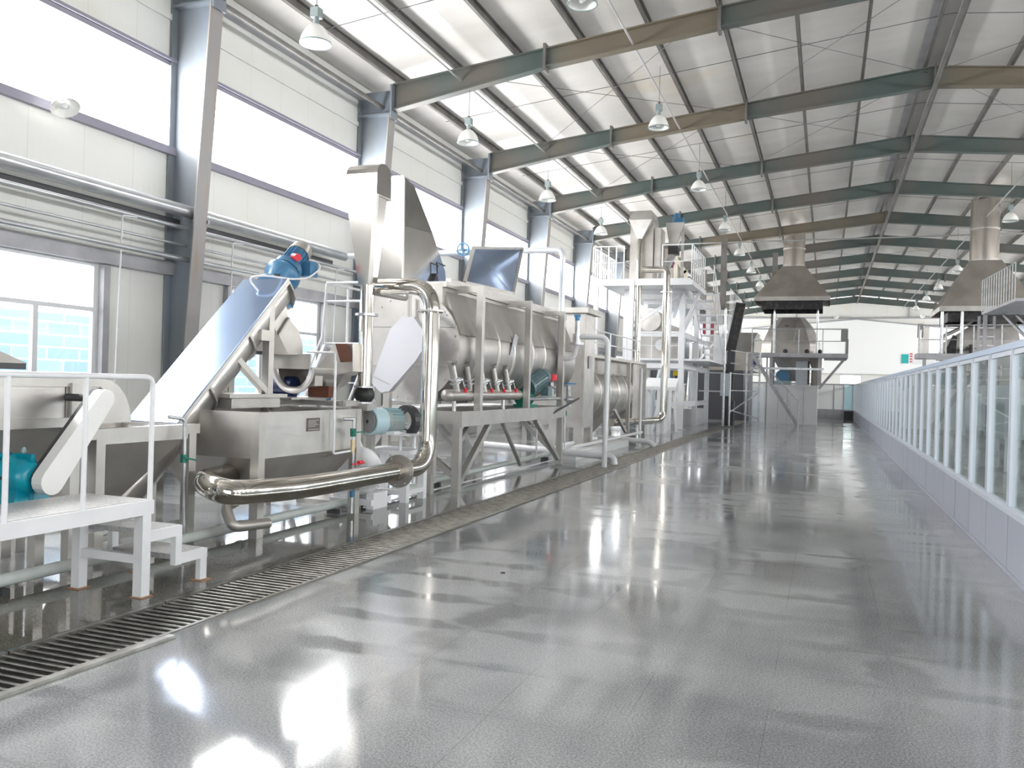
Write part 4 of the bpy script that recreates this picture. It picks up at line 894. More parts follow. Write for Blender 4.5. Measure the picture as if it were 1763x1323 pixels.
# platform
for x in (-5.00, -6.75): MB().box(x, x + .12, 11.05, 16.2, .95, 1.17).build('long_beam', 'steel_frame', t)
for y in (11.05, 13.5, 16.1): MB().box(-6.7, -4.95, y, y + .1, .98, 1.17).build('cross_beam', 'steel_frame', t)
for x, y in ((-5.03, 11.06), (-5.03, 16.08), (-6.75, 11.06), (-6.75, 16.08), (-6.1, 13.4)): MB().box(x, x + .11, y, y + .11, 0, .97).build('leg', 'steel_frame', t)
for (a_, b_) in (((-4.98, 11.2, .12), (-4.98, 12.35, .95)), ((-4.98, 16.05, .12), (-4.98, 14.6, .95)), ((-5.03, 11.1, .25), (-6.0, 11.1, .95)), ((-6.72, 11.2, .12), (-6.72, 12.4, .95)), ((-6.05, 13.4, .5), (-6.05, 12.6, .95)), ((-6.05, 13.5, .5), (-6.05, 14.3, .95)), ((-5.03, 16.1, .2), (-5.9, 16.1, .95)), ((-6.72, 16.0, .12), (-6.72, 14.8, .95))):
    MB().bar(a_, b_, .085).build('brace', 'steel_frame', t)
MB().cyl((-5.05, 13.1, .95), (-5.2, 14.45, .12), .04).build('brace', 'steel_frame', t)
MB().box(-6.7, -4.97, 11.1, 16.15, 1.155, 1.165).build('deck_sheet', 'steel_dull', t)
# manifold with five valve branches
t = thing('steam_manifold', (-5.15, 12.4, 1.17), 'horizontal stainless steam manifold with five slanting valve branches', 'manifold')
MB().cyl((-5.08, 10.95, 1.40), (-5.08, 13.9, 1.40), .088, seg=20).build('header_pipe', 'steel', t)
MB().lathe((-5.08, 10.95, 1.40), [(.09, 0), (.085, -.03), (.05, -.06), (.001, -.07)], axis=(0, 1, 0), seg=16).build('end_cap', 'steel_dull', t)
MB().cyl((-5.08, 13.9, 1.40), (-5.08, 14.15, 1.40), .09, .035, seg=16).build('reducer', 'steel', t)
for y in (11.2, 13.2): MB().cyl((-5.08, y, 1.165), (-5.08, y, 1.32), .03).build('foot', 'steel', t)
for k, y in enumerate((11.25, 11.78, 12.3, 12.85, 13.4)):
    p = V((-5.06, y, 1.44)); q_ = V((-5.10, y - .12, 1.84))
    b1 = MB().tube([p, p.lerp(q_, .75), q_], .052, 0).lathe(tuple(q_), [(.045, -.02), (.075, .05)], axis=(q_ - p).normalized(), seg=12).build('branch_pipe', 'steel', t)
    c_ = p.lerp(q_, .42); d_ = (q_ - p).normalized()
    MB().ring(c_ - d_ * .03, d_, .02, .085, .014, 12).ring(c_ + d_ * .03, d_, .02, .085, .014, 12).cyl(c_ + V((.02, .03, 0)), c_ + V((.05, .14, .03)), .03, seg=8).build('valve_body', 'galv', t)
    v_ = MB().bar(c_ + V((.05, .13, .05)), c_ + V((.07, .24, -.13)), .014).build('valve_lever', 'galv', t)
    MB().cyl(c_ + V((.07, .23, -.10)), c_ + V((.07, .245, -.17)), .026, seg=8).build('red_grip', 'red', v_)
# green motor on the platform
t = thing('green_pump_motor', (-5.05, 15.1, 1.17), 'dark green motor tilted on the right end of the drum platform', 'motor')
a_, b_ = V((-5.18, 14.55, 1.50)), V((-5.02, 15.35, 1.80)); d_ = (b_ - a_).normalized()
MB().cyl(a_ + d_ * .05, a_ + d_ * .12, .19, seg=20).build('front_flange', 'green_motor', t)
mb = MB().cyl(a_ + d_ * .12, a_ + d_ * .62, .175, seg=24); ua = d_.cross(V((0, 0, 1))).normalized(); ub = d_.cross(ua)
for k in range(20):
    g = 2 * PI * k / 20; o_ = ua * math.cos(g) + ub * math.sin(g); mb.bar(a_ + d_ * .15 + o_ * .18, a_ + d_ * .6 + o_ * .18, .008, .03, up=o_)
mb.build('motor_body', 'green_motor', t)
MB().cyl(a_ + d_ * .62, a_ + d_ * .76, .185, .15, seg=24).build('fan_cowl', 'green_motor', t)
MB().box(-5.0, -4.86, 14.95, 15.2, 1.38, 1.55).build('terminal_box', 'green_motor', t)
MB().cyl((-5.15, 14.3, 1.33), (-5.15, 14.6, 1.33), .14, seg=16).box(-5.3, -5.0, 14.3, 14.75, 1.165, 1.22).build('pump_casing', 'green', t)
t = thing('steam_pipe_valve', (-4.95, 15.9, 1.17), 'horizontal steel pipe with a red-capped valve beside the green motor', 'valve')
MB().tube([(-4.95, 13.962, 1.322), (-4.95, 16.444, 1.325)], .03).build('pipe', 'galv', t)
MB().cyl((-4.95, 15.432, 1.366), (-4.95, 15.406, 1.646), .05, seg=12).lathe((-4.95, 15.417, 1.534), [(.05, -.02), (.10, 0), (.10, .02), (.05, .04)], seg=12).build('valve_body', 'galv', t)
MB().cyl((-4.95, 15.44, 1.68), (-4.95, 15.429, 1.792), .10, seg=16).build('red_cap', 'red', t)
MB().bar((-4.92, 15.2, 1.0), (-4.7, 16.5, 1.33), .03).build('stay', 'dark', t)
t = thing('handwheel_valve', (-4.95, 17.3, 1.2), 'gate valve with a pale blue handwheel right of the green motor', 'valve')
MB().cyl((-4.9, 16.458, 1.16), (-4.9, 16.416, 1.587), .05, seg=12).lathe((-4.9, 16.444, 1.303), [(.05, -.05), (.11, -.03), (.11, .03), (.05, .06)], seg=12).build('valve_body', 'galv', t)
c_ = V((-4.9, 16.412, 1.623)); MB().ring(c_, (0, 0, 1), .13, .16, .03, 20).bar(c_ - V((.14, 0, 0)), c_ + V((.14, 0, 0)), .02).bar(c_ - V((0, .14, 0)), c_ + V((0, .14, 0)), .02).build('handwheel', 'blue', t)
t = thing('thin_drop_pipe', (-4.85, 16.7, 0), 'thin white drop pipe with small green valve right of the drum platform leg', 'pipe')
MB().tube([(-4.9, 16.253, 1.164), (-4.9, 16.186, 1.025), (-4.9, 16.259, 0.272)], .018, .02).build('pipe', 'white', t)
MB().cyl((-4.9, 16.222, 1.071), (-4.9, 16.231, 0.977), .035, seg=8).build('green_valve', 'green', t)
single(MB().tube([(-5.3, 15.633, 0.885), (-5.3, 15.662, 0.152)], .018), 'thin_riser', 'white', 'thin white riser in front of the drum platform braces', 'pipe')

# overhead cross pipe, down pipe
t = thing('overhead_steam_pipe', (-5.0, 16.1, 1.1), 'white overhead pipe crossing above the drum and dropping behind the green motor', 'pipe')
MB().tube([(-10.05, 16.1, 4.31), (-5.0, 16.1, 4.31), (-5.0, 16.1, 1.17)], .062, .16, 12).build('pipe', mat('bright_lagged_pipe', (.80, .84, .90), .25, .35), t)
c_ = V((-7.15, 16.0, 4.36)); MB().ring(c_, (0, 1, 0), .12, .145, .03, 20).bar(c_ - V((.13, 0, 0)), c_ + V((.13, 0, 0)), .02).bar(c_ - V((0, 0, .13)), c_ + V((0, 0, .13)), .02).cyl(c_, c_ + V((0, .1, -.03)), .03).build('handwheel', 'blue', t)
MB().tube([(-4.98, 16.1, 2.12), (-4.72, 16.1, 2.12), (-4.66, 16.1, 2.40)], .05, .12).build('side_branch', 'white', t)
t = thing('safety_valve', (-4.66, 16.1, 2.4), 'small safety valve with a blue top between the two white pipes', 'valve')
MB().cyl((-4.66, 16.1, 2.40), (-4.66, 16.1, 2.45), .14, seg=16).cyl((-4.66, 16.1, 2.45), (-4.66, 16.1, 2.62), .08, seg=12).cyl((-4.66, 16.1, 2.62), (-4.66, 16.1, 2.88), .05, seg=12).build('body', 'galv', t)
MB().cyl((-4.66, 16.1, 2.88), (-4.66, 16.1, 2.98), .05, seg=10).box(-4.72, -4.60, 16.07, 16.13, 2.95, 3.0).build('blue_cap', 'blue', t)
t = thing('white_standpipe', (-4.03, 16.1, 0), 'white vertical standpipe with bend standing in the aisle by the drain', 'pipe')
MB().tube([(-4.03, 16.1, 0.0), (-4.03, 16.1, 2.56), (-4.62, 16.1, 2.56)], .052, .16, 14).build('pipe', 'white', t)
t = thing('white_drain_pipe', (-4.5, 16.5, 0), 'white drain pipe crossing the floor and bending down at the drain', 'pipe')
MB().tube([(-7.3, 17.4, .22), (-4.12, 16.65, .17), (-3.98, 16.62, .16), (-3.95, 16.61, .012)], .07, .12, 14).build('pipe', 'white', t)

# ------------------------------------------------------------------ pump motor on white stand behind the rinse tank
t = thing('white_motor_stand', (-5.35, 10.0, 0), 'white painted steel stand with thin shelf carrying the pale green motor', 'stand')
for x, y in ((-5.16, 9.75), (-5.16, 10.25), (-5.75, 9.75), (-5.75, 10.25)): MB().box(x, x + .09, y, y + .09, 0, .64).build('leg', 'white_matt', t)
MB().box(-5.75, -5.07, 9.75, 10.34, .62, .68).box(-5.75, -5.07, 9.75, 9.84, .10, .16).box(-5.16, -5.07, 9.75, 10.34, .10, .16).build('frame', 'white_matt', t)
for x, y in ((-5.2, 9.8), (-5.2, 10.2), (-5.65, 9.8)): MB().cyl((x, y, .68), (x, y, .88), .022, seg=10).build('stud', 'white_matt', t)
MB().box(-5.78, -5.0, 9.65, 10.34, .88, .895).build('shelf', 'white_matt', t)
t = thing('pale_green_motor', (-5.35, 9.85, .9), 'pale green finned electric motor seen from its grille end', 'motor')
y0_, z_ = 9.40, 1.06
MB().cyl((-5.42, y0_ + .12, z_), (-5.28, 9.86, z_), .155, seg=28).build('body', 'pale_motor', t)
mb = MB()
for k in range(22):
    g = 2 * PI * k / 22; o_ = V((math.cos(g), 0, math.sin(g))); mb.bar(V((-5.37, 9.64, z_)) + o_ * .162, V((-5.29, 9.84, z_)) + o_ * .162, .008, .03, up=o_)
mb.build('fins', 'pale_motor', t)
MB().cyl((-5.46, y0_, z_), (-5.40, 9.62, z_), .175, seg=28).build('fan_cowl', mat('pale_cyan_cowl', (.45, .62, .68), .35), t)
mb = MB()
for r_ in (.03, .055, .08, .105, .13): mb.ring((-5.463, y0_ - .012, z_), (.06, .22, 0), r_, r_ + .015, .008, 24)
mb.build('grille', 'conduit', t)
MB().cyl((-5.4615, y0_ - .006, z_), (-5.459, y0_ + .004, z_), .15, seg=24).build('grille_disc', 'dark', t)
MB().box(-5.45, -5.2, 9.62, 9.98, .895, .93).build('foot', 'white_matt', t)
t = thing('white_pump', (-5.75, 9.15, 0), 'white cast pump body standing on the floor behind the tank corner', 'pump')
MB().lathe((-5.42, 9.15, .45), [(.001, -.12), (.20, -.10), (.30, -.03), (.30, .06), (.2, .14), (.001, .15)], axis=(0, 1, 0), seg=24).build('volute', 'white_matt', t)
MB().hexa([(-5.7, 9.05, .5), (-5.35, 9.05, .42), (-5.35, 9.35, .42), (-5.7, 9.35, .5)], [(-5.75, 9.05, .98), (-5.6, 9.05, .98), (-5.6, 9.35, .98), (-5.75, 9.35, .98)]).build('outlet_horn', 'white_matt', t)
MB().box(-5.75, -5.15, 9.0, 9.5, .05, .12).box(-5.72, -5.62, 9.05, 9.4, 0, .2).box(-5.25, -5.15, 9.05, 9.4, 0, .2).build('base', 'white_matt', t)
t = thing('chain_cover', (-5.35, 10.7, .0), 'narrow upright stainless guard with round top behind the motor stand', 'drive guard')
MB().prism([(-5.45, 10.7, .28), (-5.15, 10.7, .28), (-5.15, 10.7, .98), (-5.20, 10.7, 1.06), (-5.30, 10.7, 1.09), (-5.40, 10.7, 1.06), (-5.45, 10.7, .98)], (0, .1, 0)).build('cover', 'steel', t)
MB().box(-5.42, -5.18, 10.7, 10.8, 0, .28).build('stand', 'steel_dull', t)
# belt pulley rim behind the motor
single(MB().ring((-5.22, 10.02, 1.06), (.35, 1, 0), .13, .21, .10, 24).box(-5.29, -5.15, 9.97, 10.07, .895, .92), 'pulley_guard', 'dark', 'curved dark pulley guard right of the pale green motor', 'drive guard')

# white stair and railing behind (steps up to the drum)
t = thing('white_access_stair', (-7.8, 12.6, 0), 'white pipe-railed access steps seen behind the funnel pipe', 'stairs')
for x in (-8.15, -7.15):
    MB().tube([(x, 11.7, 1.25), (x, 12.4, 2.3), (x, 12.5, 3.25), (x, 14.0, 3.25)], .022, .05, 8).build('handrail', 'white', t)
    MB().bar((x, 11.2, .05), (x, 12.5, 2.15), .06, .10).build('stringer', 'white', t)
    for y, z0_, z1_ in ((12.5, 0, 2.9), (13.2, 1.9, 3.25), (14.0, 0, 3.25)): MB().cyl((x, y, z0_), (x, y, z1_), .025, seg=8).build('post', 'white', t)
for z in (3.25, 2.93, 2.2): MB().cyl((-8.15, 12.5, z), (-7.15, 12.5, z), .02, seg=8).build('cross_rail', 'white', t)
MB().box(-8.2, -7.1, 12.5, 14.0, 2.12, 2.18).build('landing', 'white', t)
for k in range(6): MB().box(-8.12, -7.18, 11.35 + .19 * k, 11.52 + .19 * k, .28 + .31 * k, .30 + .31 * k).build('tread', 'white', t)
# service pipes by the funnel
t = thing('cooker_side_pipe', (-6.2, 10.2, 2.5), 'thin stainless pipe slanting from the funnel pipe to the drum end', 'pipe')
MB().tube([(-5.55, 9.5, 2.727), (-5.694, 10.8, 2.774), (-5.77, 10.9, 2.912)], .035, .08).build('pipe', 'steel_dull', t)
MB().tube([(-6.237, 11.2, 3.039), (-6.231, 11.2, 2.864)], .03).build('stub', 'steel_dull', t) if False else None
# ------------------------------------------------------------------ second box tower and drum
t = thing('elevator_box', (-5.66, 19.3, 0), 'stainless box tower with overhanging cap right of the white overhead pipe', 'machine')
MB().box(-6.10, -5.30, 18.9, 19.9, .6, 3.28).build('box_body', 'steel', t)
MB().box(-6.25, -5.18, 18.75, 20.05, 3.28, 3.40).build('cap', 'steel_frame', t)
MB().box(-5.34, -5.27, 18.87, 18.97, .1, 3.28).build('corner_post', 'steel_frame', t)
for x, y in ((-6.1, 18.9), (-5.5, 18.9), (-5.5, 19.7), (-6.1, 19.7)): MB().box(x, x + .2, y, y + .2, 0, .6).build('leg', 'steel_frame', t)
MB().box(-5.29, -5.27, 19.3, 19.55, 2.0, 2.3).build('notice_plate', 'conduit', t)
t = thing('second_drum', (-6.7, 24, 0), 'second horizontal stainless drum with ring bands, farther along the line', 'machine')
qx, qz, qr = -6.72, 1.38, .82
MB().cyl((qx, 20.2, qz), (qx, 27.2, qz), qr, seg=40).build('shell', 'steel', t)
for y in (20.8, 21.9, 23.0, 24.1, 25.2, 26.3): MB().lathe((qx, y, qz), [(qr - .02, -.05), (qr + .03, -.05), (qr + .03, .05), (qr - .02, .05)], axis=(0, 1, 0), seg=40).build('ring_band', 'steel_frame', t)
MB().box(qx - .6, qx + .6, 20.2, 27.2, 1.9, 2.36).build('top_casing', 'steel_dull', t)
MB().box(qx - .8, -5.85, 19.95, 29.0, 2.36, 2.44).build('top_deck', 'steel_frame', t)
MB().box(qx - .8, -5.95, 27.3, 28.9, .5, 2.36).build('end_box', 'steel', t)
MB().hexa([(qx - .6, 22.5, .9), (qx + .6, 22.5, .9), (qx + .6, 25.5, .9), (qx - .6, 25.5, .9)], [(qx - .2, 23.5, .18), (qx + .2, 23.5, .18), (qx + .2, 24.5, .18), (qx - .2, 24.5, .18)]).build('bottom_hopper', 'steel_dull', t)
for y in (21.2, 23.6, 26.3, 28.8):
    MB().box(-5.93, -5.83, y, y + .12, 0, 2.36).build('post', 'steel_frame', t)
    MB().box(-7.6, -7.5, y, y + .12, 0, 2.36).build('post', 'steel_frame', t)
MB().bar((-5.86, 24.4, .9), (-5.7, 25.3, .2), .08).build('outlet_pipe', 'steel', t)
single(MB().box(-5.9, -4.93, 17.2, 22.3, 0, .16), 'low_plinth', 'plinth', 'low pale plinth along the floor below the second drum', 'plinth')
single(MB().tube([(-5.5, 17.9, .24), (-5.5, 21.0, .24)], .05).tube([(-5.2, 17.9, .22), (-5.2, 25.3, .22)], .04), 'plinth_pipe', 'white', 'pair of white pipes lying on the low pale plinth', 'pipe')
t = thing('deck_railing', (-6.2, 24, 2.44), 'low white pipe railing on the deck of the second drum', 'railing')
for z in (2.8, 3.15): MB().tube([(-6.0, 20.2, z), (-6.0, 28.5, z)], .018, seg=8).build('rail', 'white', t)
for y in (20.2, 22.2, 24.3, 26.4, 28.5): MB().cyl((-6.0, y, 2.44), (-6.0, y, 3.15), .02, seg=8).build('post', 'white', t)
single(MB().prism([(-6.3, 23.13, 3.285), (-6.3, 23.572, 3.351), (-6.3, 23.282, 2.464), (-6.3, 22.799, 2.314), (-6.3, 22.661, 3.039)], (-.03, 0, 0)), 'splash_sheet', 'mirror', 'upright bluish sheet leaning behind the box tower', 'sheet')
t = thing('short_white_drain', (-4.6, 25.0, 0), 'short white drain pipe bent to the floor before the distant pipe', 'pipe')
MB().tube([(-5.9, 22.6, .17), (-4.35, 22.3, .14), (-4.2, 22.28, .01)], .075, .12).build('pipe', 'white', t)
t = thing('distant_polished_pipe', (-5.5, 28.5, 0), 'distant polished pipe lying at the foot of the tower with a tall white riser', 'pipe')
MB().tube([(-6.3, 25.9, .45), (-5.45, 29.2, .45), (-5.32, 29.5, .6), (-5.32, 29.5, 5.35), (-5.32, 29.5, 5.75), (-6.2, 29.5, 5.75)], .125, .35, 14).build('pipe', 'polish', t)
MB().ring((-5.32, 29.5, 4.95), (0, 0, 1), .1, .22, .03, 16).build('flange', 'galv', t)
MB().cyl((-5.32, 29.5, 0), (-5.32, 29.5, .5), .12, seg=12).build('foot', 'white', t)
for x, y, lab in ((-5.9, 27.4, 'nearer thin white post beside the distant polished pipe'),): single(MB().cyl((x + .2, y, 0), (x + .2, y, 2.2), .05, seg=8), 'thin_post', 'white', lab, 'post')

# ------------------------------------------------------------------ distant tower
def railing(t, pts, h=1.15, step=.32, mid=True, r=.018, mt='white', bal=True):
    for a_, b_ in zip(pts[:-1], pts[1:]):
        a_, b_ = V(a_), V(b_); n_ = max(1, int(round((b_ - a_).length / step)))
        mb = MB().tube([a_ + V((0, 0, h)), b_ + V((0, 0, h))], r * 1.2, seg=6)
        if mid: mb.tube([a_ + V((0, 0, h * .5)), b_ + V((0, 0, h * .5))], r * .8, seg=6)
        mb.build('handrail', mt, t)
        for k in range(n_ + 1):
            p = a_.lerp(b_, k / n_); MB().box(p.x - r, p.x + r, p.y - r, p.y + r, p.z, p.z + h).build('baluster', mt, t)
UD = 5.45
t = TW = thing('steel_tower', (-6, 33, 0), 'tall white painted steel tower with railed decks on the left of the aisle', 'tower')
for x, y in ((-5.38, 32.8), (-7.6, 32.8), (-5.38, 36.6), (-7.6, 36.6), (-5.38, 40.4), (-7.6, 40.4)): MB().box(x, x + .2, y, y + .2, 0, UD - .2).build('post', 'white', t)
for z in (.85, 2.35, 3.6, UD - .2):
    MB().box(-5.34, -5.22, 32.9, 40.5, z, z + .2).build('side_beam', 'white', t)
    for y in (32.85, 36.65): MB().box(-7.6, -5.2, y, y + .12, z, z + .2).build('cross_beam', 'white', t)
MB().box(-8.2, -4.6, 30.0, 33.6, UD, UD + .06).build('high_deck', 'white', t)
MB().box(-8.2, -5.2, 33.6, 41.0, UD, UD + .06).build('high_deck', 'white', t)
MB().box(-8.2, -4.5, 30.0, 30.12, UD - .18, UD).box(-4.62, -4.5, 30.0, 33.6, UD - .18, UD).build('deck_edge', 'white', t)
for a_, b_ in (((-4.6, 32.9, UD), (-5.2, 32.9, 4.1)), ((-5.3, 31.0, 4.2), (-5.3, 32.9, 5.3)), ((-5.3, 33.0, 3.6), (-5.3, 36.6, 5.3)), ((-7.5, 32.85, 3.8), (-5.3, 32.85, 5.3)), ((-5.2, 32.85, .9), (-5.9, 32.85, 2.3)), ((-6.6, 32.85, .0), (-6.1, 32.85, 2.3))): MB().bar(a_, b_, .10).build('brace', 'white', t)
for x, y in ((-8.1, 30.05), (-6.75, 29.95), (-5.6, 31.2)): MB().box(x, x + .16, y, y + .16, 2.44 if y < 31 else 0, UD).build('slim_post', 'white', t)
MB().box(-8.2, -4.2, 32.8, 41.0, 2.66, 2.74).build('low_deck', 'white', t)
MB().box(-7.5, -5.3, 33.0, 36.6, .85, .95).build('bottom_shelf', 'white', t)
z_ = UD + .065
railing(t, [(-8.15, 33.5, z_), (-8.15, 30.05, z_), (-7.0, 30.05, z_)], 1.2)
railing(t, [(-5.6, 30.05, z_), (-4.55, 30.05, z_)], 1.2, 1.0)
railing(t, [(-4.55, 30.05, z_), (-4.55, 33.4, z_)], 1.2, .45)
t = thing('tower_stairs', (-4.7, 36, 2.74), 'white open-tread steel stairs descending from the high tower deck', 'stairs')
S0 = -4.98
for k in range(11):
    f_ = k / 10; MB().box(S0 + .0 * f_, S0 + .72, 33.6 + 4.2 * f_, 33.85 + 4.2 * f_, UD - .14 - 2.5 * f_, UD - .07 - 2.5 * f_).build('tread', 'white', t)
for x in (S0 - .02, S0 + .74): MB().bar((x, 33.6, UD - .12), (x, 38.0, 2.78), .03, .10).build('stringer', 'white', t)
railing(t, [(S0 + .76, 33.6, UD), (S0 + .76, 38.0, 2.8)], 1.0, .62, False, .014)
TS = t; t = TW
railing(t, [(-4.25, 34.5, 2.745), (-4.25, 38.5, 2.745), (-4.25, 40.9, 2.745)], 1.1, .28)
railing(t, [(-7.5, 32.85, 2.745), (-5.4, 32.85, 2.745)], 1.0, .5)
# stainless funnel duct on the tower
t = thing('tower_duct', (-6.4, 30.4, UD), 'tall stainless duct with small front funnel on the distant tower', 'duct')
MB().box(-6.85, -6.0, 30.3, 31.2, UD + .06, 7.65).build('duct_body', 'steel_dull', t)
MB().hexa([(-6.85, 30.0, 7.65), (-5.98, 30.0, 7.65), (-5.98, 31.2, 7.65), (-6.85, 31.2, 7.65)], [(-6.80, 30.05, 7.98), (-6.05, 30.05, 7.98), (-6.05, 31.2, 7.98), (-6.80, 31.2, 7.98)]).build('rounded_head', 'steel', t)
MB().hexa([(-6.85, 30.0, 7.65), (-6.0, 30.0, 7.65), (-6.0, 30.3, 7.65), (-6.85, 30.3, 7.65)], [(-6.53, 30.08, 6.95), (-6.38, 30.08, 6.95), (-6.38, 30.25, 6.95), (-6.53, 30.25, 6.95)]).build('front_funnel', 'steel', t)
MB().cyl((-6.455, 30.16, 6.97), (-6.44, 30.1, 2.45), .11, seg=12).build('down_pipe', 'polish', t)
MB().box(-5.98, -5.75, 30.4, 31.3, UD + .4, 7.4).build('side_channel', 'steel_dull', t)
t = thing('tower_hopper', (-5.3, 31.6, 6.3), 'brownish stainless hopper right of the tower duct', 'hopper')
MB().hexa([(-5.75, 31.3, 7.75), (-5.1, 31.3, 7.75), (-5.1, 32.0, 7.75), (-5.75, 32.0, 7.75)], [(-5.6, 31.4, 6.9), (-5.35, 31.4, 6.9), (-5.35, 31.8, 6.9), (-5.6, 31.8, 6.9)]).build('hopper_body', 'steel_dull', t)
MB().box(-5.65, -5.3, 31.4, 31.9, 6.6, 6.9).build('outlet_box', 'dark', t)
MB().bar((-5.15, 31.6, 7.7), (-5.15, 31.6, 5.5), .1, .1).build('stand', 'steel_frame', t)
MB().bar((-5.5, 31.6, 6.6), (-6.0, 31.6, 5.55), .22, .22).build('spout', 'galv', t)
t = thing('tower_top_motor', (-5.35, 31.7, 7.75), 'small blue gear motor on the very top of the distant tower', 'motor')
MB().cyl((-5.38, 31.6, 7.77), (-5.38, 31.6, 7.98), .17, seg=14).cyl((-5.38, 31.6, 7.98), (-5.38, 31.6, 8.14), .11, seg=14).build('body', 'blue_motor', t)
MB().box(-5.30, -5.12, 31.45, 31.7, 7.77, 7.95).build('terminal_box', 'blue_motor', t)
t = thing('tower_machine', (-6.4, 35, UD), 'pale grey machine with cream hand wheel frame on the high tower deck', 'machine')
MB().box(-7.3, -5.9, 34, 37, UD + .06, 6.6).build('body', 'steel_dull', t)
MB().bar((-5.75, 33.8, 5.5), (-5.75, 33.8, 6.9), .16).bar((-5.75, 33.8, 6.8), (-5.35, 33.8, 6.2), .14).bar((-5.35, 33.8, 6.3), (-5.35, 33.8, 5.5), .14).build('cream_stand', mat('cream_paint', (.66, .62, .50), .45), t)
MB().cyl((-5.95, 33.7, 6.6), (-5.95, 33.95, 6.6), .16, seg=14).build('purple_wheel', mat('dull_purple', (.16, .06, .12), .5), t)
MB().hexa([(-7.0, 34.2, 6.6), (-6.0, 34.2, 6.6), (-6.0, 36.5, 6.6), (-7.0, 36.5, 6.6)], [(-6.8, 34.4, 7.3), (-6.2, 34.4, 7.3), (-6.2, 36.3, 7.3), (-6.8, 36.3, 7.3)]).build('funnel', 'duct', t)
t = thing('tower_mid_machine', (-6.6, 34.5, 2.74), 'pale machinery standing on the low tower deck behind the white posts', 'machine')
MB().box(-7.4, -6.0, 34, 36.4, 2.75, 4.2).build('body', 'steel_dull', t)
MB().cyl((-6.7, 33.6, 4.3), (-6.7, 35.2, 4.3), .45, seg=18).build('drum', 'steel', t)
MB().cyl((-6.2, 33.4, 3.3), (-6.2, 33.9, 3.3), .22, seg=14).build('pump', 'white', t)
# stuff under the tower
t = thing('round_tank', (-5.15, 35.0, .95), 'small round stainless tank on the bottom shelf of the tower', 'tank')
MB().cyl((-5.75, 34.6, .951), (-5.75, 34.6, 1.75), .38, seg=20).build('shell', 'steel', t)
MB().ring((-5.75, 34.6, 1.76), (0, 0, 1), .1, .42, .04, 20).build('rim', 'white', t)
t = thing('yellow_valve', (-5.75, 34.6, 1.79), 'yellow and blue valve group on top of the small round tank', 'valve')
MB().box(-5.85, -5.6, 34.45, 34.7, 2.10, 2.30).build('yellow_actuator', 'yellow', t)
MB().cyl((-5.75, 34.6, 1.78), (-5.75, 34.6, 2.12), .06, seg=10).build('stem', 'dark', t)
MB().cyl((-6.0, 34.5, 1.78), (-6.0, 34.5, 2.15), .09, seg=10).build('blue_body', 'blue', t)
for a_, lab, c in (((-6.55, -6.1, 31.6, 32.1, 0, 1.9), 'tall pale control cabinet at the foot of the tower', 'cabinet'), ((-5.8, -5.45, 31.4, 31.9, 0, 1.75), 'narrow white cabinet right of the tall pale control cabinet', 'plinth'), ((-4.35, -3.95, 37.9, 38.4, 1.3, 2.3), 'grey switch box hanging at the right end of the low tower deck', 'cabinet')):
    t = thing('control_cabinet', (a_[0] / 2 + a_[1] / 2, a_[2], a_[4]), lab, 'cabinet'); MB().box(*a_).build('case', c, t)
    MB().box(a_[0] + .03, a_[1] - .03, a_[2] - .02, a_[2], a_[4] + .05, a_[5] - .05).build('door', c, t)
    if a_[4] > 1: MB().box(a_[1] - .25, a_[1] - .2, a_[2] + .1, a_[2] + .2, 0, a_[4]).build('stand_leg', 'galv_flat', t)
t = thing('sloped_desk', (-5.9, 30.6, 0), 'white sloping operator desk on splayed legs under the tower', 'desk')
MB().hexa([(-6.2, 30.4, 1.5), (-5.05, 30.4, 1.5), (-5.05, 31.0, 1.5), (-6.2, 31.0, 1.5)], [(-6.2, 30.4, 1.62), (-5.05, 30.4, 1.62), (-5.05, 31.0, 1.95), (-6.2, 31.0, 1.95)]).build('desk_top', 'white', t)
for a_, b_ in (((-5.6, 30.6, 1.5), (-5.9, 30.5, 0)), ((-5.15, 30.6, 1.5), (-5.0, 30.5, 0)), ((-6.1, 30.9, 1.5), (-6.1, 30.9, 0))): MB().bar(a_, b_, .09).build('leg', 'white', t)
single(MB().box(-6.3, -5.2, 37.0, 39.2, 0, .7), 'concrete_block', 'plinth', 'pale plinth block behind the tower posts', 'plinth')

P_ = V((1.709, 40, 8.426))
single(MB().tube([(-8.5, 40, P_.z), (15.0, 40, P_.z)], .035, seg=8), 'cross_hall_pipe', 'conduit', 'long thin pipe crossing the hall above the ovens, in front of the hood flues', 'pipe')
# scaffold poles & further gantry
t = thing('scaffold_frame', (-4.0, 38, 0), 'slim galvanised pole frame standing between the tower and the oven', 'scaffold')
for x, y, h_ in ((-4.13, 37.3, 5.1), (-3.90, 37.6, 2.35), (-2.95, 41.5, 3.4), (-3.55, 41.5, 3.4)): MB().cyl((x, y, 0), (x, y, h_), .045, seg=8).build('pole', 'galv', t)
for z in (1.5, 2.3): MB().tube([(-5.2, 37.3, z), (-4.13, 37.3, z)], .03, seg=6).build('ledger', 'white', t)
for z in (1.55, 2.3, 2.75, 3.3): MB().tube([(-3.90, 37.7, z), (-2.95, 41.4, z)], .025, seg=6).build('ledger', 'galv', t)
MB().bar((-3.9, 37.7, .6), (-2.95, 41.4, 1.5), .04).bar((-3.9, 37.7, .7), (-2.95, 41.4, .25), .04).build('diagonal', 'galv', t)
t = thing('far_gantry', (-5, 44, 0), 'further white gantry with dense balusters behind the tower stairs', 'gantry')
MB().box(-6.4, -4.4, 41.5, 47.5, 5.15, 5.22).build('deck', 'white', t)
for x, y in ((-4.5, 41.6), (-6.3, 41.6), (-4.5, 47.3), (-6.3, 47.3)): MB().box(x, x + .12, y, y + .12, 0, 5.15).build('post', 'white', t)
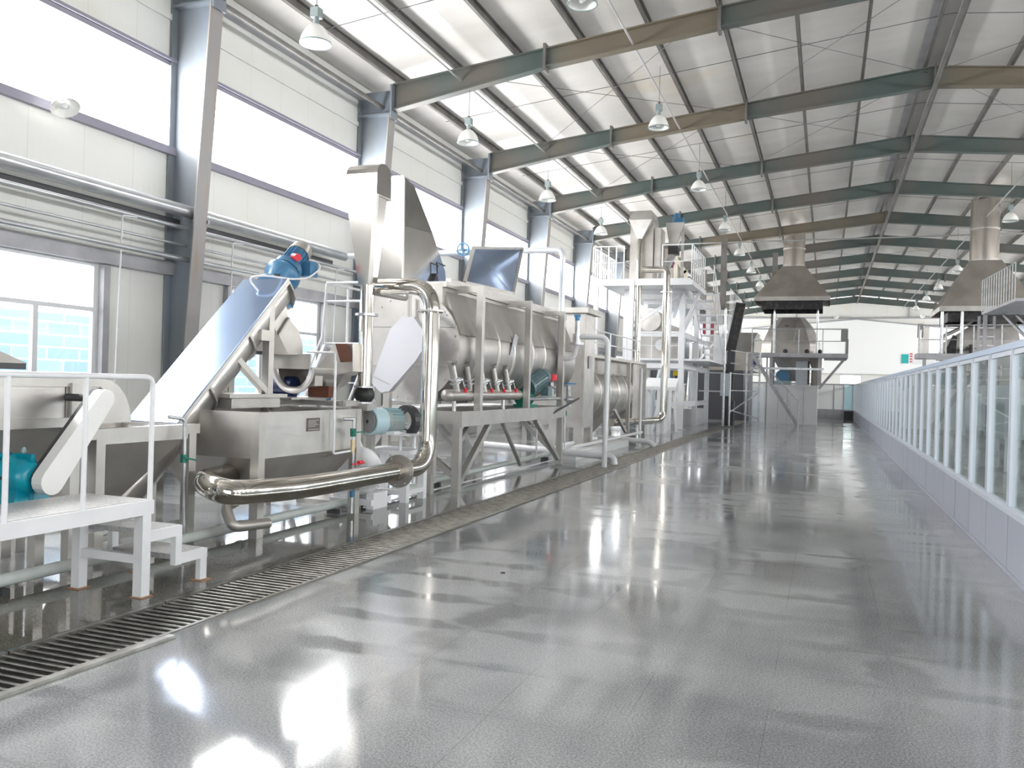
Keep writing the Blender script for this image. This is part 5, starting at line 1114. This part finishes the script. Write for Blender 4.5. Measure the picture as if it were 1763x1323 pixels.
railing(t, [(-4.42, 41.6, 5.22), (-4.42, 47.4, 5.22)], 1.25, .6, True, .012)
MB().bar((-4.45, 41.6, 4.3), (-4.45, 44.5, 5.1), .1).bar((-4.45, 44.5, 3.5), (-4.45, 47.3, 5.1), .1).bar((-6.2, 44.0, 3.0), (-4.5, 44.0, 5.1), .1).build('brace', 'white', t)
MB().box(-6.0, -4.9, 42.5, 44, 5.22, 6.3).build('machine_box', 'steel_dull', t)
MB().box(-5.75, -5.25, 42.0, 42.4, 4.3, 4.9).build('red_motor', mat('dull_crimson', (.28, .03, .06), .5), t)
t = thing('black_belt_conveyor', (-3.9, 38.6, 1.5), 'steep black belt elevator leaning left of the oven', 'conveyor')
MB().bar((-3.62, 38.6, 5.45), (-4.02, 38.6, 3.3), .42, .30, up=(0, 1, 0)).build('upper_casing', 'black', t)
MB().bar((-3.98, 38.6, 3.3), (-4.05, 38.6, 1.1), .34, .30, up=(0, 1, 0)).build('lower_casing', 'dark', t)
MB().box(-4.28, -3.8, 38.4, 38.8, 0, 1.1).build('boot', 'dark', t)
MB().bar((-3.84, 38.42, 5.45), (-4.24, 38.42, 3.3), .04, .06, up=(0, 1, 0)).build('casing_edge', 'galv_flat', t)
for x, y, z0_, z1_, lab in ((-4.58, 40.0, 5.3, 8.0, 'grey-brown flue post rising to the roof right of the tower stairs'), ((-2.66, 46.3, 8.74)[0], 46.3, 1.9, 8.3, 'grey-brown flue post rising beside the left slope of the oven hood'), (-5.62, 41.0, 5.2, 7.3, 'short grey flue post behind the high deck railing')):
    single(MB().box(x - .13, x + .13, y - .1, y + .1, z0_, roof(x) - .4 if z1_ > 7.5 else z1_), 'flue_post', 'purlin', lab, 'post', 'square flue posts')
t = thing('dark_machine_row', (-4.9, 50, 0), 'row of dark grey machinery beyond the scaffold poles', 'machine')
MB().box(-6.5, -4.0, 45, 50, 0, 2.6).build('base', 'dark', t)
MB().box(-6.0, -3.6, 46, 52.5, 2.6, 4.6).build('body', 'hood', t)
MB().cyl((-3.9, 46.0, 3.2), (-3.9, 46.6, 3.2), .5, seg=14).build('wheel', 'navy', t)
MB().hexa([(-4.8, 45.5, 4.6), (-3.4, 45.5, 4.6), (-3.4, 48, 4.6), (-4.8, 48, 4.6)], [(-4.4, 46, 3.6), (-3.9, 46, 3.6), (-3.9, 47, 3.6), (-4.4, 47, 3.6)]).build('hopper', 'steel_dull', t)

# ------------------------------------------------------------------ oven with hood
t = thing('oven_plinth', (-1.6, 44.8, 0), 'white panelled plinth beneath the round-shouldered oven', 'plinth')
MB().box(-2.86, -.36, 43.5, 46.2, 0, 1.80).build('block', 'plinth', t)
MB().box(-2.90, -.32, 43.46, 46.2, 1.80, 1.90).build('cap_slab', 'plinth', t)
for x in (-2.2, -1.75, -1.0): MB().box(x, x + .015, 43.485, 43.5, .05, 1.78).build('panel_joint', 'conduit', t)
MB().box(-3.6, -2.86, 44.0, 46.0, 0, 1.75).build('side_block', 'cabinet', t)
t = thing('oven', (-1.6, 44.6, 1.9), 'large grey faceted oven shell standing on the white plinth', 'oven')
def octo(z, hx, hy, cx=-1.68, cy=44.8, c=.35): return [(cx - hx, cy - hy * (1 - c), z), (cx - hx * (1 - c), cy - hy, z), (cx + hx * (1 - c), cy - hy, z), (cx + hx, cy - hy * (1 - c), z), (cx + hx, cy + hy * (1 - c), z), (cx + hx * (1 - c), cy + hy, z), (cx - hx * (1 - c), cy + hy, z), (cx - hx, cy + hy * (1 - c), z)]
MB().loft([octo(3.42, 1.42, 1.2), octo(3.95, 1.38, 1.15), octo(4.75, 1.05, .95), octo(5.28, .62, .6)]).build('shell', 'oven', t)
MB().bar((-1.55, 43.62, 3.9), (-1.42, 43.86, 4.75), .05).bar((-1.42, 43.86, 4.75), (-1.5, 44.15, 5.3), .05).build('seam_rib', 'steel_frame', t)
MB().box(-1.98, -1.78, 43.9, 43.98, 4.76, 4.86).build('red_label', 'rust', t)
MB().hexa([(-2.6, 43.8, 3.42), (-.7, 43.8, 3.42), (-.7, 45.8, 3.42), (-2.6, 45.8, 3.42)], [(-1.9, 44.2, 2.1), (-1.2, 44.2, 2.1), (-1.2, 45.2, 2.1), (-1.9, 45.2, 2.1)]).build('lower_cone', 'steel_dull', t)
MB().box(-1.4, -.78, 43.9, 44.5, 1.9, 3.3).build('drive_case', 'cabinet', t)
MB().box(-.84, -.76, 43.85, 44.4, 1.95, 3.1).build('dark_side', 'dark', t)
MB().cyl((-.52, 44.0, 3.3), (-.46, 44.0, 2.75), .34, .20, seg=14).cyl((-.46, 44.0, 2.75), (-.46, 44.0, 1.9), .20, .22, seg=14).build('outlet_cone', 'hood', t)
for p in ((-1.9, 43.5), (-.9, 43.45), (-.3, 43.6)): MB().sphere((p[0], p[1], 3.56), .11, 8).cyl((p[0], p[1], 3.45), (p[0], p[1], 3.6), .05, seg=8).build('fitting', 'dark', t)
t = thing('oven_drive_motor', (-2.0, 43.7, 1.9), 'blue drive motor on the plinth under the oven', 'motor')
MB().cyl((-2.0, 43.6, 2.32), (-2.0, 44.1, 2.32), .34, seg=20).build('body', 'blue_motor', t)
MB().box(-2.4, -1.6, 43.6, 44.2, 1.901, 2.1).build('base', 'pale_motor', t)
t = thing('oven_platform', (-1.3, 43, 3.4), 'galvanised walkway with thin railings around the oven', 'platform')
MB().box(-3.45, .95, 42.2, 43.4, 3.22, 3.42).box(-.1, .95, 43.4, 46.0, 3.22, 3.42).build('deck', 'galv_flat', t)
MB().box(-3.45, -.1, 42.25, 42.35, 2.62, 2.72).build('lower_rail', 'galv', t)
railing(t, [(-3.4, 42.25, 3.42), (.9, 42.25, 3.42), (.9, 46, 3.42)], 1.15, 1.07, True, .025, 'galv')
for x in (-3.45, -2.55, -.35): MB().box(x, x + .12, 42.3, 42.42, 0 if x < -3 else 1.9, 3.25).build('leg', 'galv_flat', t)
for x in (-3.1, -2.75): MB().box(x, x + .06, 43.0, 43.06, 0, 3.25).build('leg', 'galv_flat', t)
MB().bar((.85, 43.3, 3.25), (-.3, 43.3, 1.75), .12).build('bracket_brace', 'galv_flat', t)
MB().box(-2.55, -2.44, 43.2, 43.35, 1.9, 3.25).box(-.3, -.2, 43.2, 43.3, 1.9, 3.25).build('bracket_post', 'galv_flat', t)
t = thing('oven_stairs', (-2.2, 41.5, 0), 'galvanised stairs crossing in front of the white plinth', 'stairs')
for y in (41.2, 41.95): MB().bar((-3.3, y, 3.3), (-1.2, y, .02), .05, .14).build('stringer', 'galv_flat', t)
for k in range(10):
    f_ = (k + .5) / 10; MB().box(-3.3 + 2.1 * f_ - .13, -3.3 + 2.1 * f_ + .13, 41.2, 41.95, 3.26 - 3.28 * f_, 3.29 - 3.28 * f_).build('tread', 'galv', t)
MB().tube([(-2.5, 41.15, 2.55), (-1.15, 41.15, 1.15), (-1.15, 41.15, 0)], .025, .05, 6).cyl((-2.5, 41.15, 1.95), (-2.5, 41.15, 2.55), .025, seg=6).build('handrail', 'galv', t)
single(MB().box(.62, .92, 42.1, 42.24, 4.0, 4.55).box(.85, .95, 42.1, 42.2, 3.42, 4.1), 'control_box', 'door_grey', 'dark grey control box at the right end of the oven walkway', 'box')
def hood(cx, cy, hx, hy, z0_, z1_, zn, nr, lab, pref):
    t = thing('exhaust_hood', (cx, cy, z0_), lab, 'hood', 'exhaust hoods over the ovens')
    sq = lambda z, a_, b_: [(cx - a_, cy - b_, z), (cx + a_, cy - b_, z), (cx + a_, cy + b_, z), (cx - a_, cy + b_, z)]
    MB().loft([sq(z1_, hx, hy), sq(zn, nr, nr)]).build('canopy', 'hood', t)
    MB().loft([sq(z0_, hx + .02, hy + .02), sq(z1_, hx + .02, hy + .02)], cap=False).loft([sq(z0_, hx - .05, hy - .05), sq(z1_, hx - .05, hy - .05)], cap=False).build('rim_band', 'steel_dull', t)
    MB().loft([sq(z0_ - .4, hx * .82, hy * .82), sq(z0_ + .1, hx * .82, hy * .82)], cap=False).build('dark_inner_skirt', 'black', t)
    mb = MB().cyl((cx, cy, zn), (cx, cy, roof(cx) + .1), nr * .98, seg=28)
    mb.build('flue', 'duct', t)
    for z in (zn + .05, zn + (roof(cx) - zn) * .55): MB().ring((cx, cy, z), (0, 0, 1), nr * .9, nr * 1.03, .05, 28).build('flue_band', 'steel_frame', t)
    return t
t = hood(-1.63, 43.9, 1.72, 1.5, 5.95, 6.15, 7.75, .52, 'large grey pyramid exhaust hood with round flue above the nearer oven', '')
for x in (-2.45, -.44): MB().cyl((x, 43.45, 3.42), (x, 43.45, 6.0), .05, seg=8).build('hanger_post', 'galv', t)
# ------------------------------------------------------------------ right-hand oven group behind the partition
t = hood(5.88, 38.5, 1.72, 1.6, 4.92, 5.12, 7.05, .54, 'large grey exhaust hood at the right edge, behind the baluster stairs', '')
for x, y in ((4.25, 37.0), (4.95, 37.0), (7.5, 37.0)): MB().cyl((x, y, 3.2 if x < 7 else 0), (x, y, 4.95), .06, seg=8).build('hanger_post', 'galv', t)
t = thing('right_oven', (5.8, 39, 0), 'grey sloping oven shell with a black mouth seen above the glass partition', 'oven')
MB().loft([[(4.45, 38.4, 3.1), (7.3, 38.4, 3.1), (7.3, 40.6, 3.1), (4.45, 40.6, 3.1)], [(4.75, 38.4, 3.9), (7.2, 38.4, 3.9), (7.2, 40.6, 3.9), (4.75, 40.6, 3.9)], [(6.0, 38.6, 4.8), (7.1, 38.6, 4.8), (7.1, 40.2, 4.8), (6.0, 40.2, 4.8)]]).build('shell', 'oven', t)
MB().prism([(4.476, 38.3, 3.24), (4.815, 38.3, 4.074), (4.965, 38.3, 4.004), (4.921, 38.3, 3.223)], (0, .1, 0)).build('black_mouth', 'black', t)
MB().tube([(4.365, 38.2, 3.804), (4.486, 38.2, 4.042), (4.779, 38.2, 4.185), (4.986, 38.2, 4.304), (5.682, 38.2, 4.775)], .07, .1, 8).build('rim_pipe', 'steel_dull', t)
for p in ((5.112, 38.2, 3.457), (5.465, 38.2, 3.532)): MB().cyl((p[0], p[1], p[2] - .3), (p[0], p[1], p[2] + .15), .07, seg=8).ring(p, (0, 0, 1), .01, .2, .03, 10).build('valve', 'dark', t)
MB().box(4.6, 7.2, 38.5, 40.6, 0, 3.1).build('plinth', 'plinth', t)
t = thing('right_oven_platform', (5, 37, 0), 'walkway with thin railings and ribbed screen left of the right-hand oven', 'platform')
MB().box(3.4, 7.4, 36.9, 38.2, 3.05, 3.25).build('deck', 'galv_flat', t)
MB().prism([(3.35, 37.0, 3.05), (4.3, 37.0, 3.25), (7.4, 37.0, 3.25), (7.4, 37.0, 3.1), (4.3, 37.0, 3.0)], (0, .1, 0)).build('edge_beam', 'galv', t)
railing(t, [(3.45, 37.0, 3.22), (7.3, 37.0, 3.25)], 1.15, 1.0, True, .022, 'galv')
mb = MB()
for k in range(12): mb.cyl((3.45 + .04 * k, 37.05 + .1 * k, 3.25), (3.45 + .04 * k, 37.05 + .1 * k, 4.15 + .03 * k), .03, seg=6)
mb.build('ribbed_screen', 'steel', t)
MB().box(3.42, 3.62, 37.3, 37.5, 3.9, 4.45).build('dark_box', 'door_grey', t)
for x in (3.6, 5.2, 7.2): MB().box(x, x + .12, 37.0, 37.12, 0, 3.05).build('leg', 'galv_flat', t)
t = thing('right_steel_stairs', (5, 30, 0), 'light steel ladder stairs and raised walkway with close balusters at the right edge', 'stairs')
a_, b_ = V((4.494, 30, 4.13)), V((4.45, 30, 2.659)); w_ = .42
MB().bar(a_, (b_.x, 30, 0), .07).bar(a_ + V((w_, 0, 0)), (b_.x + w_ + .1, 30, 0), .07).build('stringer', 'galv_flat', t)
for k in range(13):
    z = 3.75 - .28 * k; MB().box(a_.x + .02, a_.x + w_, 29.95, 30.15, z, z + .035).build('tread', 'white', t)
W0, W1 = V((4.556, 30, 4.258)), V((4.84, 27, 4.415))
z_ = W0.z
MB().hexa([(W0.x, 30.0, z_ - .08), (W0.x + 3, 30.0, z_ - .08), (W0.x + 3, 26.5, z_ + .0), (W1.x, 26.5, z_ + .0)], [(W0.x, 30.0, z_), (W0.x + 3, 30.0, z_), (W0.x + 3, 26.5, z_ + .08), (W1.x, 26.5, z_ + .08)]).build('walkway', 'galv_flat', t)
railing(t, [(W0.x, 30.0, z_), (W1.x, 26.6, z_ + .08)], 1.0, .26, False, .012, 'galv')
for x, y in ((W0.x + .05, 29.9), (W1.x + .3, 26.7), (W1.x + 2.2, 26.7)): MB().box(x, x + .1, y, y + .1, 0, z_).build('post', 'galv_flat', t)
for k in range(4): MB().bar((W0.x + .6 + .35 * k, 29.9, z_ - .1), (W0.x + 1.1 + .35 * k, 29.0, z_ - .9), .07).build('under_rib', 'galv_flat', t)
t = thing('right_side_machine', (5.5, 31, 0), 'pale machine housing with dark pump behind the nearest glass panes', 'machine')
MB().box(5.6, 8.0, 30.5, 34, 0, 3.3).build('housing', 'cabinet', t)
MB().box(4.6, 5.4, 31.5, 33, .8, 2.0).build('side_case', 'steel_dull', t)
MB().cyl((4.9, 30.8, 1.5), (4.9, 31.4, 1.5), .35, seg=16).build('pump', 'navy', t)
MB().cyl((5.2, 30.5, 0), (5.2, 30.5, 2.6), .06, seg=8).build('riser_pipe', 'galv', t)
for k, (x, y, h_) in enumerate(((3.6, 20.5, 1.6), (3.9, 24.5, 1.9), (3.5, 28.0, 1.5))):
    t = thing('sorting_machine', (x, y, 0), ['white machine frame behind the nearest visible glass panes', 'taller white machine frame further behind the glass partition', 'low white machine frame behind the middle of the glass partition'][k], 'machine')
    MB().box(x, x + 1.6, y, y + 1.8, .7, h_).build('case', 'cabinet', t)
    for dx_ in (.03, 1.5):
        for dy_ in (.03, 1.7): MB().box(x + dx_, x + dx_ + .07, y + dy_, y + dy_ + .07, 0, .7).build('leg', 'white', t)
    MB().box(x + .3, x + 1.0, y + .2, y + 1.2, h_, h_ + .25).build('hopper', 'steel', t)
# ------------------------------------------------------------------ light & camera
w = bpy.data.worlds.new('World'); SC.world = w; w.use_nodes = True
wn_ = w.node_tree.nodes; bg = wn_['Background']; bg.inputs[0].default_value = (.965, .985, 1, 1); bg.inputs[1].default_value = WORLD
yaw, pitch, roll = .3574845, -.0009167, .0281423
f = V((-math.sin(yaw) * math.cos(pitch), math.cos(yaw) * math.cos(pitch), math.sin(pitch)))
r = V((math.cos(yaw), math.sin(yaw), 0)); u = r.cross(f)
r2 = r * math.cos(roll) + u * math.sin(roll); u2 = -r * math.sin(roll) + u * math.cos(roll)
cam = bpy.data.cameras.new('camera'); co = bpy.data.objects.new('camera', cam); COL.objects.link(co)
mt = Matrix((r2, u2, -f)).transposed().to_4x4(); mt.translation = V((0, 0, 1.6)); co.matrix_world = mt
cam.sensor_width = 36; cam.lens = 36 * 1444.6 / 1763; cam.clip_end = 300; cam.clip_start = .05
SC.camera = co
SC.view_settings.view_transform = 'Standard'; SC.view_settings.look = 'None'; SC.view_settings.gamma = 1
SC.view_settings.use_curve_mapping = False; SC.view_settings.exposure = EXPO
SC.cycles.max_bounces = 7; SC.cycles.diffuse_bounces = 4; SC.cycles.glossy_bounces = 4; SC.cycles.transparent_max_bounces = 12
SC.cycles.use_denoising = True
SC.cycles.sample_clamp_indirect = 10
